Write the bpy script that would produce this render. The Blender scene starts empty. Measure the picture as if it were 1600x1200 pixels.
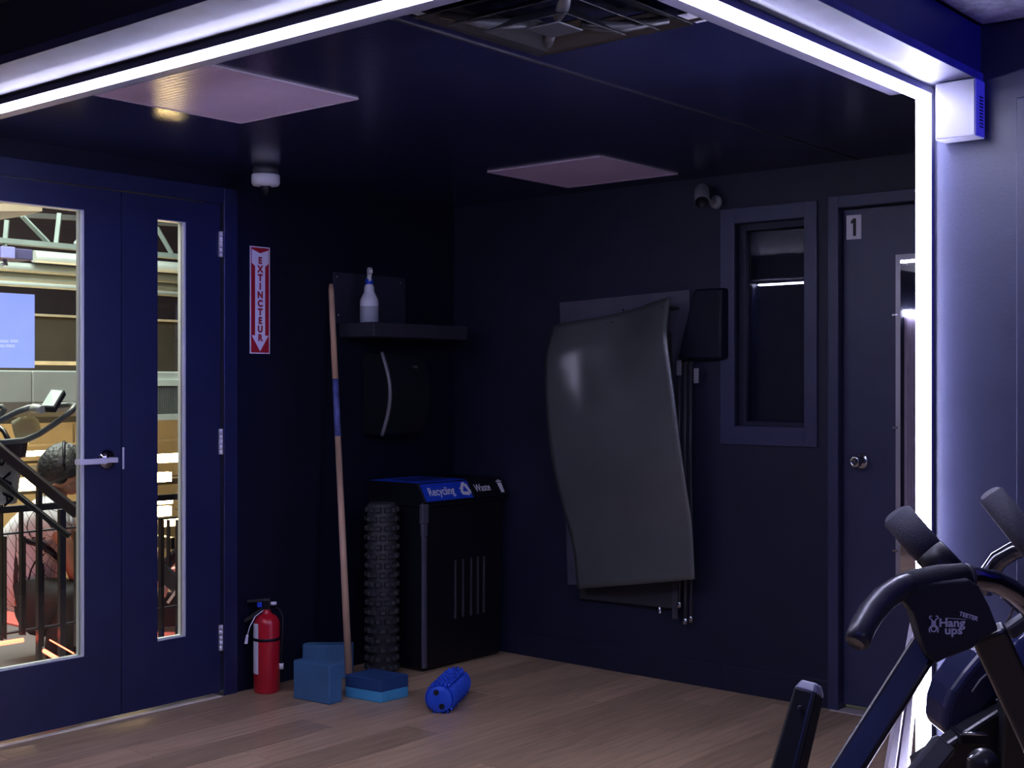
import bpy, bmesh, math, random
from mathutils import Vector, Matrix
random.seed(7)
C = bpy.context.scene.collection
SC = bpy.context.scene

# ------------------------------------------------------------------ camera, world, lights, exposure
HC, YAW, FPX = 1.35, math.radians(40), 2020.0
cam_d = bpy.data.cameras.new('camera'); cam = bpy.data.objects.new('camera', cam_d); C.objects.link(cam)
cam.location = (0, 0, HC); cam.rotation_euler = (math.radians(90), 0, YAW - math.radians(90))
cam_d.sensor_width = 36; cam_d.lens = FPX / 1600 * 36; cam_d.clip_start = .05
SC.camera = cam
SC.view_settings.view_transform = 'Standard'; SC.view_settings.look = 'None'
SC.view_settings.gamma = 1; SC.view_settings.use_curve_mapping = False
SC.view_settings.exposure = 0.0
w = bpy.data.worlds.new('world'); SC.world = w; w.use_nodes = True
w.node_tree.nodes['Background'].inputs[0].default_value = (.25, .28, 1, 1)
w.node_tree.nodes['Background'].inputs[1].default_value = .0015

def area(name, loc, target, size, energy, col, size_y=None, spread=180):
    l = bpy.data.lights.new(name, 'AREA'); l.energy = energy; l.color = col; l.size = size
    if size_y: l.shape = 'RECTANGLE'; l.size_y = size_y
    l.spread = math.radians(spread)
    o = bpy.data.objects.new(name, l); C.objects.link(o); o.location = loc
    o.rotation_euler = (Vector(target) - Vector(loc)).to_track_quat('-Z', 'Y').to_euler()
    return o
LED_COL, LED_STR = (.67, .67, 1.0), 80.0
area('blue_room_light', (3.25, -1.7, 2.15), (3.5, 1.3, 2.10), .35, 6.5, (.02, .016, 1), spread=50)
area('blue_ceiling_light', (0.2, 0.6, 2.28), (1.0, 2.5, .6), .8, 13, (.15, .19, 1))
area('lavender_fill', (0.9, -1.4, 2.28), (2.3, 1.0, 1.0), .6, 9, (.52, .52, 1))  # unseen fill added for a lavender sheen on the machines
area('hall_light', (3.5, 8.8, 5.2), (3.5, 11.0, 1.5), 5, 900, (.86, 1, .90), 3)
area('mezzanine_light', (3.2, 6.3, 4.2), (3.0, 6.3, 0), 1.6, 150, (.95, 1, .93))
area('sill_light', (2.9, 5.15, 2.45), (2.9, 5.0, 0), .5, 22, (1, .95, .78), 1.2)
area('red_light', (2.6, 5.6, .22), (3.6, 6.8, .0), .25, 2, (1, .06, .04))
area('low_hall_fill', (4.0, 13.2, -2.6), (4.5, 17, -.2), 3, 1300, (1, .78, .44))  # extra warm fill, added to brighten the tan wall
area('small_room_light', (5.55, 1.7, 1.9), (5.3, 2.1, 0), .3, 6, (.8, 1, .7))

# ------------------------------------------------------------------ measuring helpers (a photo sight line met with a plane of the place)
ca, sa = math.cos(YAW), math.sin(YAW)
RT = Vector((sa, -ca, 0)); FW = Vector((ca, sa, 0)); UP = Vector((0, 0, 1))
def ray(px, py):
    u = (px - 800) / FPX; v = (600 - py) / FPX
    return Vector((ca + u * sa, sa - u * ca, v))
def onx(px, py, X):
    r = ray(px, py); t = X / r.x; return Vector((X, r.y * t, HC + r.z * t))
def ony(px, py, Y):
    r = ray(px, py); t = Y / r.y; return Vector((r.x * t, Y, HC + r.z * t))
def onz(px, py, Z):
    r = ray(px, py); t = (Z - HC) / r.z; return Vector((r.x * t, r.y * t, Z))
def W(px, py, d):
    r = ray(px, py); return Vector((r.x * d, r.y * d, HC + r.z * d))

# ------------------------------------------------------------------ materials
def mat(name, col, rough=.5, metal=0.0, noise=.12, scale=6.0, bump=0.0, bscale=80, emit=None, estr=0, coat=0, spec=.5, stretch=(1, 1, 1)):
    m = bpy.data.materials.new(name); m.use_nodes = True
    nt = m.node_tree; b = nt.nodes['Principled BSDF']
    b.inputs['Roughness'].default_value = rough; b.inputs['Metallic'].default_value = metal
    b.inputs['Specular IOR Level'].default_value = spec
    if coat: b.inputs['Coat Weight'].default_value = coat; b.inputs['Coat Roughness'].default_value = .08
    tc = nt.nodes.new('ShaderNodeTexCoord'); mp = nt.nodes.new('ShaderNodeMapping')
    mp.inputs['Scale'].default_value = stretch
    nt.links.new(tc.outputs['Object'], mp.inputs['Vector'])
    nz = nt.nodes.new('ShaderNodeTexNoise'); nz.inputs['Scale'].default_value = scale; nz.inputs['Detail'].default_value = 5
    nt.links.new(mp.outputs[0], nz.inputs['Vector'])
    rp = nt.nodes.new('ShaderNodeValToRGB')
    rp.color_ramp.elements[0].position = .3; rp.color_ramp.elements[1].position = .7
    rp.color_ramp.elements[0].color = tuple(c * (1 - noise) for c in col) + (1,)
    rp.color_ramp.elements[1].color = tuple(min(1, c * (1 + noise)) for c in col) + (1,)
    nt.links.new(nz.outputs['Fac'], rp.inputs[0]); nt.links.new(rp.outputs[0], b.inputs['Base Color'])
    if bump:
        n2 = nt.nodes.new('ShaderNodeTexNoise'); n2.inputs['Scale'].default_value = bscale
        nt.links.new(mp.outputs[0], n2.inputs['Vector'])
        bp = nt.nodes.new('ShaderNodeBump'); bp.inputs['Strength'].default_value = bump; bp.inputs['Distance'].default_value = .01
        nt.links.new(n2.outputs['Fac'], bp.inputs['Height']); nt.links.new(bp.outputs[0], b.inputs['Normal'])
    if emit:
        b.inputs['Emission Color'].default_value = tuple(emit) + (1,); b.inputs['Emission Strength'].default_value = estr
    return m
def glass_mat(name, tint=(1, 1, 1), refl=1.0):
    m = bpy.data.materials.new(name); m.use_nodes = True; nt = m.node_tree; nt.nodes.clear()
    out = nt.nodes.new('ShaderNodeOutputMaterial'); mx = nt.nodes.new('ShaderNodeMixShader')
    tr = nt.nodes.new('ShaderNodeBsdfTransparent'); gl = nt.nodes.new('ShaderNodeBsdfGlossy'); fr = nt.nodes.new('ShaderNodeFresnel')
    tr.inputs[0].default_value = tint + (1,); gl.inputs['Roughness'].default_value = .01; fr.inputs['IOR'].default_value = 1.45
    gl.inputs[0].default_value = (refl, refl, refl, 1)
    nt.links.new(fr.outputs[0], mx.inputs[0]); nt.links.new(tr.outputs[0], mx.inputs[1]); nt.links.new(gl.outputs[0], mx.inputs[2])
    nt.links.new(mx.outputs[0], out.inputs[0]); return m
M = {}
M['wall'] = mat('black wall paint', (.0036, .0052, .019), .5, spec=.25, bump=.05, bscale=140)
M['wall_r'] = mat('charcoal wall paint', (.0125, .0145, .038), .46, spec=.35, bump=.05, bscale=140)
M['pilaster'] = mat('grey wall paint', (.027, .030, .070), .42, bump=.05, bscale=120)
M['door'] = mat('navy door paint', (.013, .017, .062), .35, bump=.02)
M['door1'] = mat('slate door paint', (.032, .037, .095), .38)
M['ceil'] = mat('dark ceiling paint', (.018, .020, .070), .22, bump=.04, bscale=60)
M['ceil_out'] = mat('mineral ceiling tile', (.30, .31, .40), .8, bump=.5, bscale=220, noise=.3, scale=40)
M['beam'] = mat('dark beam paint', (.020, .020, .042), .45)
M['edge'] = mat('white edge trim', (.068, .066, .135), .55, noise=.25, scale=9, spec=.35)
M['channel'] = mat('anodised channel', (.16, .16, .22), .45, .5)
M['led'] = mat('lit diffuser', (.8, .8, .85), .4, emit=LED_COL, estr=LED_STR)
M['tee'] = mat('painted tee', (.035, .036, .05), .35)
M['wood'] = mat('pale ash handle', (.52, .34, .24), .5, noise=.2, scale=14, stretch=(1, 1, .1))
M['tape'] = mat('blue tape', (.10, .12, .38), .45, noise=.5, scale=22)
M['black'] = mat('black plastic', (.006, .0065, .012), .38, spec=.3)
M['black_sat'] = mat('satin black metal', (.018, .018, .022), .3, spec=.6)
M['rubber'] = mat('black rubber', (.030, .030, .036), .62, bump=.1)
M['foam'] = mat('black foam grip', (.040, .040, .060), .75, bump=.25, bscale=260)
M['fabric'] = mat('black nylon fabric', (.016, .016, .026), .72, bump=.3, bscale=500)
M['dgrey'] = mat('dark grey plastic', (.05, .05, .062), .4)
M['grey'] = mat('mid grey plastic', (.22, .22, .25), .45)
M['white'] = mat('white plastic', (.75, .75, .80), .4, noise=.04)
M['offwhite'] = mat('off white print', (.84, .82, .92), .55, noise=.05)
M['chrome'] = mat('brushed steel', (.62, .62, .66), .22, 1.0, noise=.05)
M['dchrome'] = mat('dark chrome tube', (.22, .22, .26), .18, 1.0, noise=.05)
M['red'] = mat('red enamel', (.50, .010, .025), .28, noise=.06)
M['signred'] = mat('sign red', (.42, .006, .02), .5, noise=.04)
M['blue'] = mat('blue label', (.012, .06, .60), .4, noise=.05)
M['royal'] = mat('royal blue foam', (.010, .075, .62), .42, noise=.08)
M['block'] = mat('blue foam block', (.048, .145, .29), .75, bump=.15, bscale=300)
M['block_lt'] = mat('light blue foam', (.06, .34, .62), .75, bump=.15, bscale=300)
M['block_dk'] = mat('dark blue foam', (.012, .055, .19), .75, bump=.15, bscale=300)
M['bottle'] = mat('milky bottle plastic', (.74, .75, .90), .35, noise=.05)
M['liquid'] = mat('clear grey liquid', (.36, .40, .50), .3, noise=.05)
M['mat'] = mat('grey vinyl mat', (.085, .094, .096), .29, noise=.15, scale=3, bump=.03, bscale=30, spec=1.0)
M['matdark'] = mat('dark vinyl mat', (.028, .029, .034), .4)
M['acryl'] = mat('dark acrylic sheet', (.085, .085, .12), .25, spec=.6)
M['panel'] = mat('prismatic light panel', (.50, .42, .52), .35, noise=.05)
M['mirror'] = mat('mirror silver', (.9, .9, .92), .015, 1.0, noise=0)
M['glass'] = glass_mat('clear pane')
M['bead'] = mat('pale steel glazing bead', (.62, .66, .62), .4, noise=.05)
M['green_steel'] = mat('pale painted steel', (.55, .60, .55), .4, noise=.1)
M['duct'] = mat('galvanised duct', (.52, .55, .52), .42, .25, noise=.15, scale=2)
M['deck'] = mat('dark roof deck', (.10, .095, .09), .7, noise=.3, scale=3, stretch=(1, 8, 1))
M['maroon'] = mat('dark maroon wall', (.030, .018, .024), .6)
M['olive'] = mat('olive wall', (.065, .056, .044), .7, noise=.15, scale=2)
M['tan'] = mat('tan lower wall', (.58, .48, .32), .7, noise=.2, scale=2)
M['cream'] = mat('cream board', (.70, .60, .42), .6)
M['screen'] = mat('lit screen', (.1, .1, .2), .3, emit=(.26, .36, 1.0), estr=.95)
M['screen_txt'] = mat('lit screen caption', (.1, .1, .2), .3, emit=(.42, .50, 1.0), estr=1.0)
M['lilac'] = mat('lilac speaker', (.10, .085, .19), .5)
M['truss'] = mat('grey green truss steel', (.24, .28, .26), .45)
M['lilac_lt'] = mat('pale lilac grille', (.34, .32, .72), .5)
M['warm'] = mat('warm lamp', (1, .8, .5), .4, emit=(1, .72, .32), estr=50)
M['redled'] = mat('red lamp', (1, .2, .1), .4, emit=(1, .12, .06), estr=7)
M['skin'] = mat('skin', (.50, .24, .15), .5, noise=.08, scale=12)
M['hair'] = mat('dark hair', (.018, .018, .018), .5, noise=.5, scale=40, bump=.6, bscale=60)
M['trouser'] = mat('black trousers', (.016, .016, .018), .7)
M['gymfloor'] = mat('dark rubber floor', (.10, .085, .085), .6)
M['leak_floor'] = mat('pale leak floor', (.45, .42, .38), .5)
M['soffit_glow'] = mat('soffit glow paint', (.09, .085, .12), .5)
M['satin'] = mat('satin nickel', (.80, .80, .84), .35, .35)
M['louvre'] = mat('grey louvre', (.14, .15, .145), .5)
M['thresh'] = mat('pale threshold', (.72, .66, .52), .35)
def shirt_mat():
    m = mat('white printed shirt', (.80, .80, .80), .7, noise=.03)
    nt = m.node_tree; b = nt.nodes['Principled BSDF']
    tc = nt.nodes.new('ShaderNodeTexCoord'); mp = nt.nodes.new('ShaderNodeMapping')
    mp.inputs['Rotation'].default_value = (.3, .5, .7)
    br = nt.nodes.new('ShaderNodeTexBrick'); br.offset = 0; br.inputs['Scale'].default_value = 1
    br.inputs['Brick Width'].default_value = .034; br.inputs['Row Height'].default_value = .03; br.inputs['Mortar Size'].default_value = .0013
    br.inputs['Color1'].default_value = (.80, .81, .82, 1); br.inputs['Color2'].default_value = (.80, .81, .82, 1); br.inputs['Mortar'].default_value = (.03, .03, .03, 1)
    nt.links.new(tc.outputs['Object'], mp.inputs[0]); nt.links.new(mp.outputs[0], br.inputs['Vector'])
    nt.links.new(br.outputs['Color'], b.inputs['Base Color']); return m
M['shirt'] = shirt_mat()
def plank_mat():
    m = mat('oak laminate', (.22, .165, .13), .34, bump=.05, bscale=40)
    nt = m.node_tree; b = nt.nodes['Principled BSDF']
    oi = nt.nodes.new('ShaderNodeObjectInfo'); tc = nt.nodes.new('ShaderNodeTexCoord')
    ad = nt.nodes.new('ShaderNodeVectorMath'); ad.operation = 'ADD'
    cm = nt.nodes.new('ShaderNodeCombineXYZ'); mu = nt.nodes.new('ShaderNodeMath'); mu.operation = 'MULTIPLY'; mu.inputs[1].default_value = 37
    nt.links.new(oi.outputs['Random'], mu.inputs[0]); nt.links.new(mu.outputs[0], cm.inputs[0]); nt.links.new(mu.outputs[0], cm.inputs[1])
    nt.links.new(tc.outputs['Object'], ad.inputs[0]); nt.links.new(cm.outputs[0], ad.inputs[1])
    mp = nt.nodes.new('ShaderNodeMapping'); mp.inputs['Scale'].default_value = (1.2, 14, 1)
    nt.links.new(ad.outputs[0], mp.inputs[0])
    nz = nt.nodes.new('ShaderNodeTexNoise'); nz.inputs['Scale'].default_value = 3; nz.inputs['Detail'].default_value = 7; nz.inputs['Distortion'].default_value = .6
    nt.links.new(mp.outputs[0], nz.inputs['Vector'])
    rp = nt.nodes.new('ShaderNodeValToRGB'); rp.color_ramp.elements[0].position = .3; rp.color_ramp.elements[1].position = .72
    rp.color_ramp.elements[0].color = (.38, .25, .15, 1); rp.color_ramp.elements[1].color = (.60, .41, .26, 1)
    nt.links.new(nz.outputs['Fac'], rp.inputs[0])
    hs = nt.nodes.new('ShaderNodeHueSaturation'); mr = nt.nodes.new('ShaderNodeMapRange')
    mr.inputs['To Min'].default_value = .72; mr.inputs['To Max'].default_value = 1.22
    nt.links.new(oi.outputs['Random'], mr.inputs[0]); nt.links.new(mr.outputs[0], hs.inputs['Value'])
    nt.links.new(rp.outputs[0], hs.inputs['Color']); nt.links.new(hs.outputs[0], b.inputs['Base Color'])
    return m
M['plank'] = plank_mat()

# ------------------------------------------------------------------ mesh builder
ORG = {}
def fr(o, ux, uy, un): return (Vector(o), Vector(ux), Vector(uy), Vector(un))
def fr_back(x, z, y): return fr((x, y, z), (1, 0, 0), (0, 0, 1), (0, -1, 0))      # on a wall that faces -Y
def fr_side(y, z, x): return fr((x, y, z), (0, -1, 0), (0, 0, 1), (-1, 0, 0))     # on a wall that faces -X
class MB:
    def __init__(s, f=None): s.v = []; s.f = []; s.sm = []; s.fr = f
    def T(s, p):
        if s.fr is None: return Vector(p)
        o, a, b, c = s.fr; return o + a * p[0] + b * p[1] + c * p[2]
    def add(s, vs, fs, sm=False):
        n = len(s.v); s.v += [s.T(p) for p in vs]; s.f += [tuple(i + n for i in q) for q in fs]; s.sm += [sm] * len(fs); return s
    def box(s, x0, x1, y0, y1, z0, z1):
        return s.add([(x, y, z) for x in (x0, x1) for y in (y0, y1) for z in (z0, z1)],
                     [(0, 1, 3, 2), (4, 6, 7, 5), (0, 4, 5, 1), (2, 3, 7, 6), (0, 2, 6, 4), (1, 5, 7, 3)])
    def hexa(s, a, b):                                   # two quads of four points each
        return s.add(list(a) + list(b), [(0, 1, 2, 3), (7, 6, 5, 4)] + [(i, i + 4, (i + 1) % 4 + 4, (i + 1) % 4) for i in range(4)])
    def prism(s, poly, c0, c1):
        n = len(poly)
        return s.add([(p[0], p[1], c0) for p in poly] + [(p[0], p[1], c1) for p in poly],
                     [tuple(range(n)), tuple(range(2 * n - 1, n - 1, -1))] + [(i, (i + 1) % n, (i + 1) % n + n, i + n) for i in range(n)])
    def tube(s, pts, r, n=10, closed=False, cap=True):
        pts = [Vector(p) for p in pts]; k = len(pts); rr = r if isinstance(r, (list, tuple)) else [r] * k
        vs = []; up = None
        for i, p in enumerate(pts):
            a = pts[(i - 1) % k] if (closed or i) else p; b = pts[(i + 1) % k] if (closed or i < k - 1) else p
            t = (b - a).normalized()
            if up is None: up = t.orthogonal().normalized()
            up = (up - t * up.dot(t)).normalized(); sd = t.cross(up)
            vs += [p + (up * math.cos(2 * math.pi * j / n) + sd * math.sin(2 * math.pi * j / n)) * rr[i] for j in range(n)]
        fs = []
        for i in range(k if closed else k - 1):
            for j in range(n):
                fs.append((i * n + j, i * n + (j + 1) % n, ((i + 1) % k) * n + (j + 1) % n, ((i + 1) % k) * n + j))
        s.add(vs, fs, True)
        if cap and not closed:
            m = len(s.v) - len(vs)
            s.f += [tuple(range(m + n - 1, m - 1, -1)), tuple(range(m + (k - 1) * n, m + k * n))]; s.sm += [False, False]
        return s
    def lathe(s, prof, o, ax=(0, 0, 1), n=24):
        o = Vector(o); ax = Vector(ax).normalized(); e = ax.orthogonal().normalized(); g = ax.cross(e); k = len(prof)
        vs = [o + ax * z + (e * math.cos(2 * math.pi * j / n) + g * math.sin(2 * math.pi * j / n)) * max(r, 1e-5) for r, z in prof for j in range(n)]
        return s.add(vs, [(i * n + j, i * n + (j + 1) % n, (i + 1) * n + (j + 1) % n, (i + 1) * n + j) for i in range(k - 1) for j in range(n)], True)
    def cyl(s, p0, p1, r0, r1=None, n=16): return s.tube([p0, p1], [r0, r0 if r1 is None else r1], n)
    def ball(s, c, r, n=14, m=9):
        r = r if isinstance(r, (tuple, list)) else (r, r, r); c = Vector(c); vs = []; fs = []
        for i in range(m + 1):
            t = math.pi * i / m
            for j in range(n):
                q = 2 * math.pi * j / n
                vs.append(c + Vector((r[0] * max(math.sin(t), 1e-4) * math.cos(q), r[1] * max(math.sin(t), 1e-4) * math.sin(q), r[2] * math.cos(t))))
        for i in range(m):
            for j in range(n): fs.append((i * n + j, i * n + (j + 1) % n, (i + 1) * n + (j + 1) % n, (i + 1) * n + j))
        return s.add(vs, fs, True)
    def bar(s, p0, p1, wd, th, side=None, w1=None):      # a rectangular tube
        p0, p1 = Vector(p0), Vector(p1); t = (p1 - p0).normalized(); a = Vector(side) if side is not None else t.orthogonal()
        a = (a - t * a.dot(t)).normalized(); b = t.cross(a); w1 = wd if w1 is None else w1
        q = lambda p, k: [p + a * (x * k / 2) + b * (y * th / 2) for x, y in ((-1, -1), (1, -1), (1, 1), (-1, 1))]
        return s.hexa(q(p0, wd), q(p1, w1))
    def grid(s, fn, nu, nv, sm=True):
        return s.add([fn(i / nu, j / nv) for j in range(nv + 1) for i in range(nu + 1)],
                     [(j * (nu + 1) + i, j * (nu + 1) + i + 1, (j + 1) * (nu + 1) + i + 1, (j + 1) * (nu + 1) + i) for j in range(nv) for i in range(nu)], sm)
    def text(s, t, size, f, c=.0008, off=0.0, align='CENTER', rot=0, sx=1.0, shear=0):
        cu = bpy.data.curves.new('t', 'FONT'); cu.body = t; cu.size = size; cu.align_x = align; cu.align_y = 'CENTER'; cu.offset = off; cu.resolution_u = 3; cu.shear = shear
        o = bpy.data.objects.new('t', cu); C.objects.link(o); dg = bpy.context.evaluated_depsgraph_get()
        me = bpy.data.meshes.new_from_object(o.evaluated_get(dg)); cr, sr = math.cos(rot), math.sin(rot)
        sv = s.fr; s.fr = f
        s.add([((v.co.x * cr - v.co.y * sr) * sx, v.co.x * sr + v.co.y * cr, c) for v in me.vertices], [tuple(p.vertices) for p in me.polygons])
        s.fr = sv; bpy.data.objects.remove(o); bpy.data.curves.remove(cu); bpy.data.meshes.remove(me); return s
    def build(s, name, m, parent=None, org=None, bevel=0, solid=0, seg=2, sub=0):
        if parent is not None: og = ORG[parent.name]
        else:
            if org is None:
                lo = [min(v[i] for v in s.v) for i in range(3)]; hi = [max(v[i] for v in s.v) for i in range(3)]
                og = Vector(((lo[0] + hi[0]) / 2, (lo[1] + hi[1]) / 2, lo[2]))
            else: og = Vector(org)
        me = bpy.data.meshes.new(name); me.from_pydata([tuple(v - og) for v in s.v], [], s.f)
        me.polygons.foreach_set('use_smooth', s.sm)
        bm = bmesh.new(); bm.from_mesh(me); bmesh.ops.recalc_face_normals(bm, faces=bm.faces); bm.to_mesh(me); bm.free()
        o = bpy.data.objects.new(name, me); C.objects.link(o)
        me.materials.append(M[m] if isinstance(m, str) else m)
        if parent is not None: o.parent = parent
        else: o.location = og
        ORG[o.name] = og
        if solid: k = o.modifiers.new('solid', 'SOLIDIFY'); k.thickness = solid; k.offset = 0
        if sub: k = o.modifiers.new('sub', 'SUBSURF'); k.levels = sub; k.render_levels = sub
        if bevel: k = o.modifiers.new('bevel', 'BEVEL'); k.width = bevel; k.segments = seg; k.limit_method = 'ANGLE'; k.angle_limit = math.radians(40)
        return o
def tag(o, label, cat=None, group=None, kind=None):
    o['label'] = label
    if cat: o['category'] = cat
    if group: o['group'] = group
    if kind: o['kind'] = kind
    return o
def thing(name, loc, label, cat, group=None, kind=None):
    o = bpy.data.objects.new(name, None); C.objects.link(o); o.location = loc; o.empty_display_size = .1
    ORG[o.name] = Vector(loc); return tag(o, label, cat, group, kind)
def bx(*a): return MB().box(*a)

YB, XR, ZC, ZB = 4.565, 4.97, 2.27, 2.17     # back wall, right wall, alcove ceiling, beam soffit
XP, YP = 3.50, 1.43                           # pilaster face, its lit edge
ZO = 2.315                                    # outer ceiling
XL0, YN = -2.6, -2.6                          # extent of the outer room

# ================================================================== SETTING
fl = bx(XL0, XR, YN, YB, -.06, -.008).build('floor', 'rubber'); tag(fl, 'oak laminate plank floor of the alcove and fitness room', 'floor', kind='structure')
pl_w, pl_l = .19, 1.25
def plank_mesh(l):
    g = .0009; t = 0; h = -.0075
    m = bpy.data.meshes.new('plank')
    vs = [(x, y, z) for z, i in ((h, 0), (t - .0008, 0), (t, .0009)) for x, y in ((g + i, g + i), (l - g - i, g + i), (l - g - i, pl_w - g - i), (g + i, pl_w - g - i))]
    fs = [(0, 3, 2, 1), (8, 9, 10, 11)] + [(k * 4 + i, k * 4 + (i + 1) % 4, k * 4 + 4 + (i + 1) % 4, k * 4 + 4 + i) for k in (0, 1) for i in range(4)]
    m.from_pydata(vs, [], fs); m.materials.append(M['plank']); return m
PM = {}
y = YB - pl_w; r = 0
while y > YN:
    xmax = XR if y > YP - .1 else XP
    x = XL0 - [0, .45, .9, .2, .65][r % 5] * 1.0
    while x < xmax:
        x0, x1 = max(x, XL0), min(x + pl_l, xmax)
        if x1 - x0 > .05:
            k = round(x1 - x0, 3)
            if k not in PM: PM[k] = plank_mesh(k)
            o = bpy.data.objects.new('plank', PM[k]); C.objects.link(o); o.parent = fl
            o.location = Vector((x0, y, 0)) - ORG[fl.name]
        x += pl_l
    y -= pl_w; r += 1

# door openings on the back wall: x from D0 to D1
D0, DM, D1, DZ = 2.00, 2.985, 3.474, 2.13
wb = MB()
wb.box(XL0, D0 - .06, YB, YB + .14, 0, 2.75); wb.box(D1 + .075, XR + .12, YB, YB + .14, 0, 2.75); wb.box(D0 - .06, D1 + .075, YB, YB + .14, DZ + .07, 2.75)
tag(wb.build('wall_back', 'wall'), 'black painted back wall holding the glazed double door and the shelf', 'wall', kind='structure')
j = MB().box(D0 - .06, D0, YB - .012, YB + .14, 0, DZ + .07).box(D1 + .012, D1 + .085, YB - .014, YB + .14, 0, DZ + .07).box(D0, D1 + .012, YB - .012, YB + .14, DZ, DZ + .07)
tag(j.build('trim_1', 'door', bevel=.003), 'dark steel frame around the glazed double door', 'door frame', kind='structure')
# right wall with window and door openings
WY0, WY1, WZ0, WZ1 = 2.557, 2.892, 1.167, 2.051      # clear opening of the small window
DY0, DY1, DZ1 = 1.56, 2.405, 2.072                   # door with the number
wr = MB()
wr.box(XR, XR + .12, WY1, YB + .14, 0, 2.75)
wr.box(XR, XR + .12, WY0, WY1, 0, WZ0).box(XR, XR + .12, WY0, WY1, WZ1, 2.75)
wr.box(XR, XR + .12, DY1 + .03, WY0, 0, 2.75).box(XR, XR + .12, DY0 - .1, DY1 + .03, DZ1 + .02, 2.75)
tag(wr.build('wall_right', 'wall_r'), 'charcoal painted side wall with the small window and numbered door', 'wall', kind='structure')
t = MB()                                                                       # wide flat casing round the window
cs = .012
t.box(XR - cs, XR, WY1, 2.962, 1.085, 2.118).box(XR - cs, XR, 2.498, WY0, 1.085, 2.118)
t.box(XR - cs, XR, WY0, WY1, 1.085, WZ0).box(XR - cs, XR, WY0, WY1, WZ1, 2.118)
win = tag(t.build('window_1', 'door1', bevel=.002), 'small tall window in a wide dark casing beside the numbered door', 'window', kind='structure')
MB().box(XR + .03, XR + .055, WY1 - .035, WY1, WZ0, WZ1).box(XR + .03, XR + .055, WY0, WY0 + .02, WZ0, WZ1).box(XR + .03, XR + .055, WY0 + .02, WY1 - .035, WZ0, WZ0 + .02).box(XR + .03, XR + .055, WY0 + .02, WY1 - .035, WZ1 - .03, WZ1).build('sash', 'wall_r', win, bevel=.002)
tl = .0065
pn = MB().hexa([(XR + .048 + tl, WY0 + .01, WZ1 - .02), (XR + .048 + tl, WY1 - .02, WZ1 - .02), (XR + .048 - tl, WY1 - .02, WZ0 + .01), (XR + .048 - tl, WY0 + .01, WZ0 + .01)],
               [(XR + .052 + tl, WY0 + .01, WZ1 - .02), (XR + .052 + tl, WY1 - .02, WZ1 - .02), (XR + .052 - tl, WY1 - .02, WZ0 + .01), (XR + .052 - tl, WY0 + .01, WZ0 + .01)])
pn.build('pane', 'glass', win)
# casing round the numbered door
t = MB().box(XR - .015, XR + .06, DY1 - .005, DY1 + .042, 0, DZ1 + .055).box(XR - .015, XR + .06, DY0 - .1, DY1 - .005, DZ1 + .005, DZ1 + .055)
tag(t.build('trim_2', 'door1', bevel=.003), 'dark casing around the door numbered 1', 'door frame', kind='structure')
tag(MB().box(XR - .008, XR, 2.447, 2.960, .0, .115).box(XR - .008, XR, 2.960, 4.19, 0, .115).build('baseboard_right', 'wall_r', bevel=.003), 'low dark baseboard along the charcoal side wall', 'baseboard', kind='structure')
# pilaster wall right of the light portal
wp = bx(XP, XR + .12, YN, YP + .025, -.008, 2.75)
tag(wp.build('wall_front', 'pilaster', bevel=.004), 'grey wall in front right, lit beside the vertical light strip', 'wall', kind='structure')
yj = onx(1590, 600, XP).y
tag(bx(XP - .012, XP, YN, yj, 0, 2.11).build('trim_3', 'pilaster', bevel=.003), 'raised flat panel on the grey wall at the right edge', 'trim', kind='structure')
# room behind the camera
tag(bx(XL0 - .1, XL0, YN, YB + .14, 0, 2.75).build('wall_left', 'wall'), 'dark far left wall of the fitness room', 'wall', kind='structure')
tag(bx(XL0 - .1, XP, YN - .1, YN, 0, 2.75).build('wall_rear', 'wall'), 'dark rear wall of the fitness room', 'wall', kind='structure')
# ceilings
tag(bx(1.80, XR + .1, 1.31, YB + .1, ZC, ZC + .03).build('ceiling', 'ceil'), 'smooth dark painted ceiling over the alcove', 'ceiling', kind='structure')
co = tag(bx(XL0, XR, YN, YB, ZO + .012, ZO + .05).build('ceiling_outer', 'deck'), 'tiled ceiling of the fitness room outside the light portal', 'ceiling', kind='structure')
tile = .606
tm = MB().box(.006, tile - .006, .006, tile - .006, 0, .012)
tile0 = None
for ix in range(3):
    for iy in range(5):
        x0 = XP - .02 - tile * (ix + 1); y0 = 1.270 - tile * (iy + 1)
        m2 = MB().box(x0 + .005, x0 + tile - .005, y0 + .005, y0 + tile - .005, ZO, ZO + .013)
        m2.build('ceiling_tile', 'ceil_out', co, bevel=.004)
g = MB()
for ix in range(4): g.box(XP - .032 - tile * ix, XP - .008 - tile * ix, 1.27 - tile * 5, 1.272, ZO + .004, ZO + .012)
for iy in range(6): g.box(XP - .02 - tile * 3, XP - .008, 1.27 - tile * iy - .012, min(1.272, 1.27 - tile * iy + .012), ZO + .004, ZO + .012)
g.build('tee_grid', 'tee', co)
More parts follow.
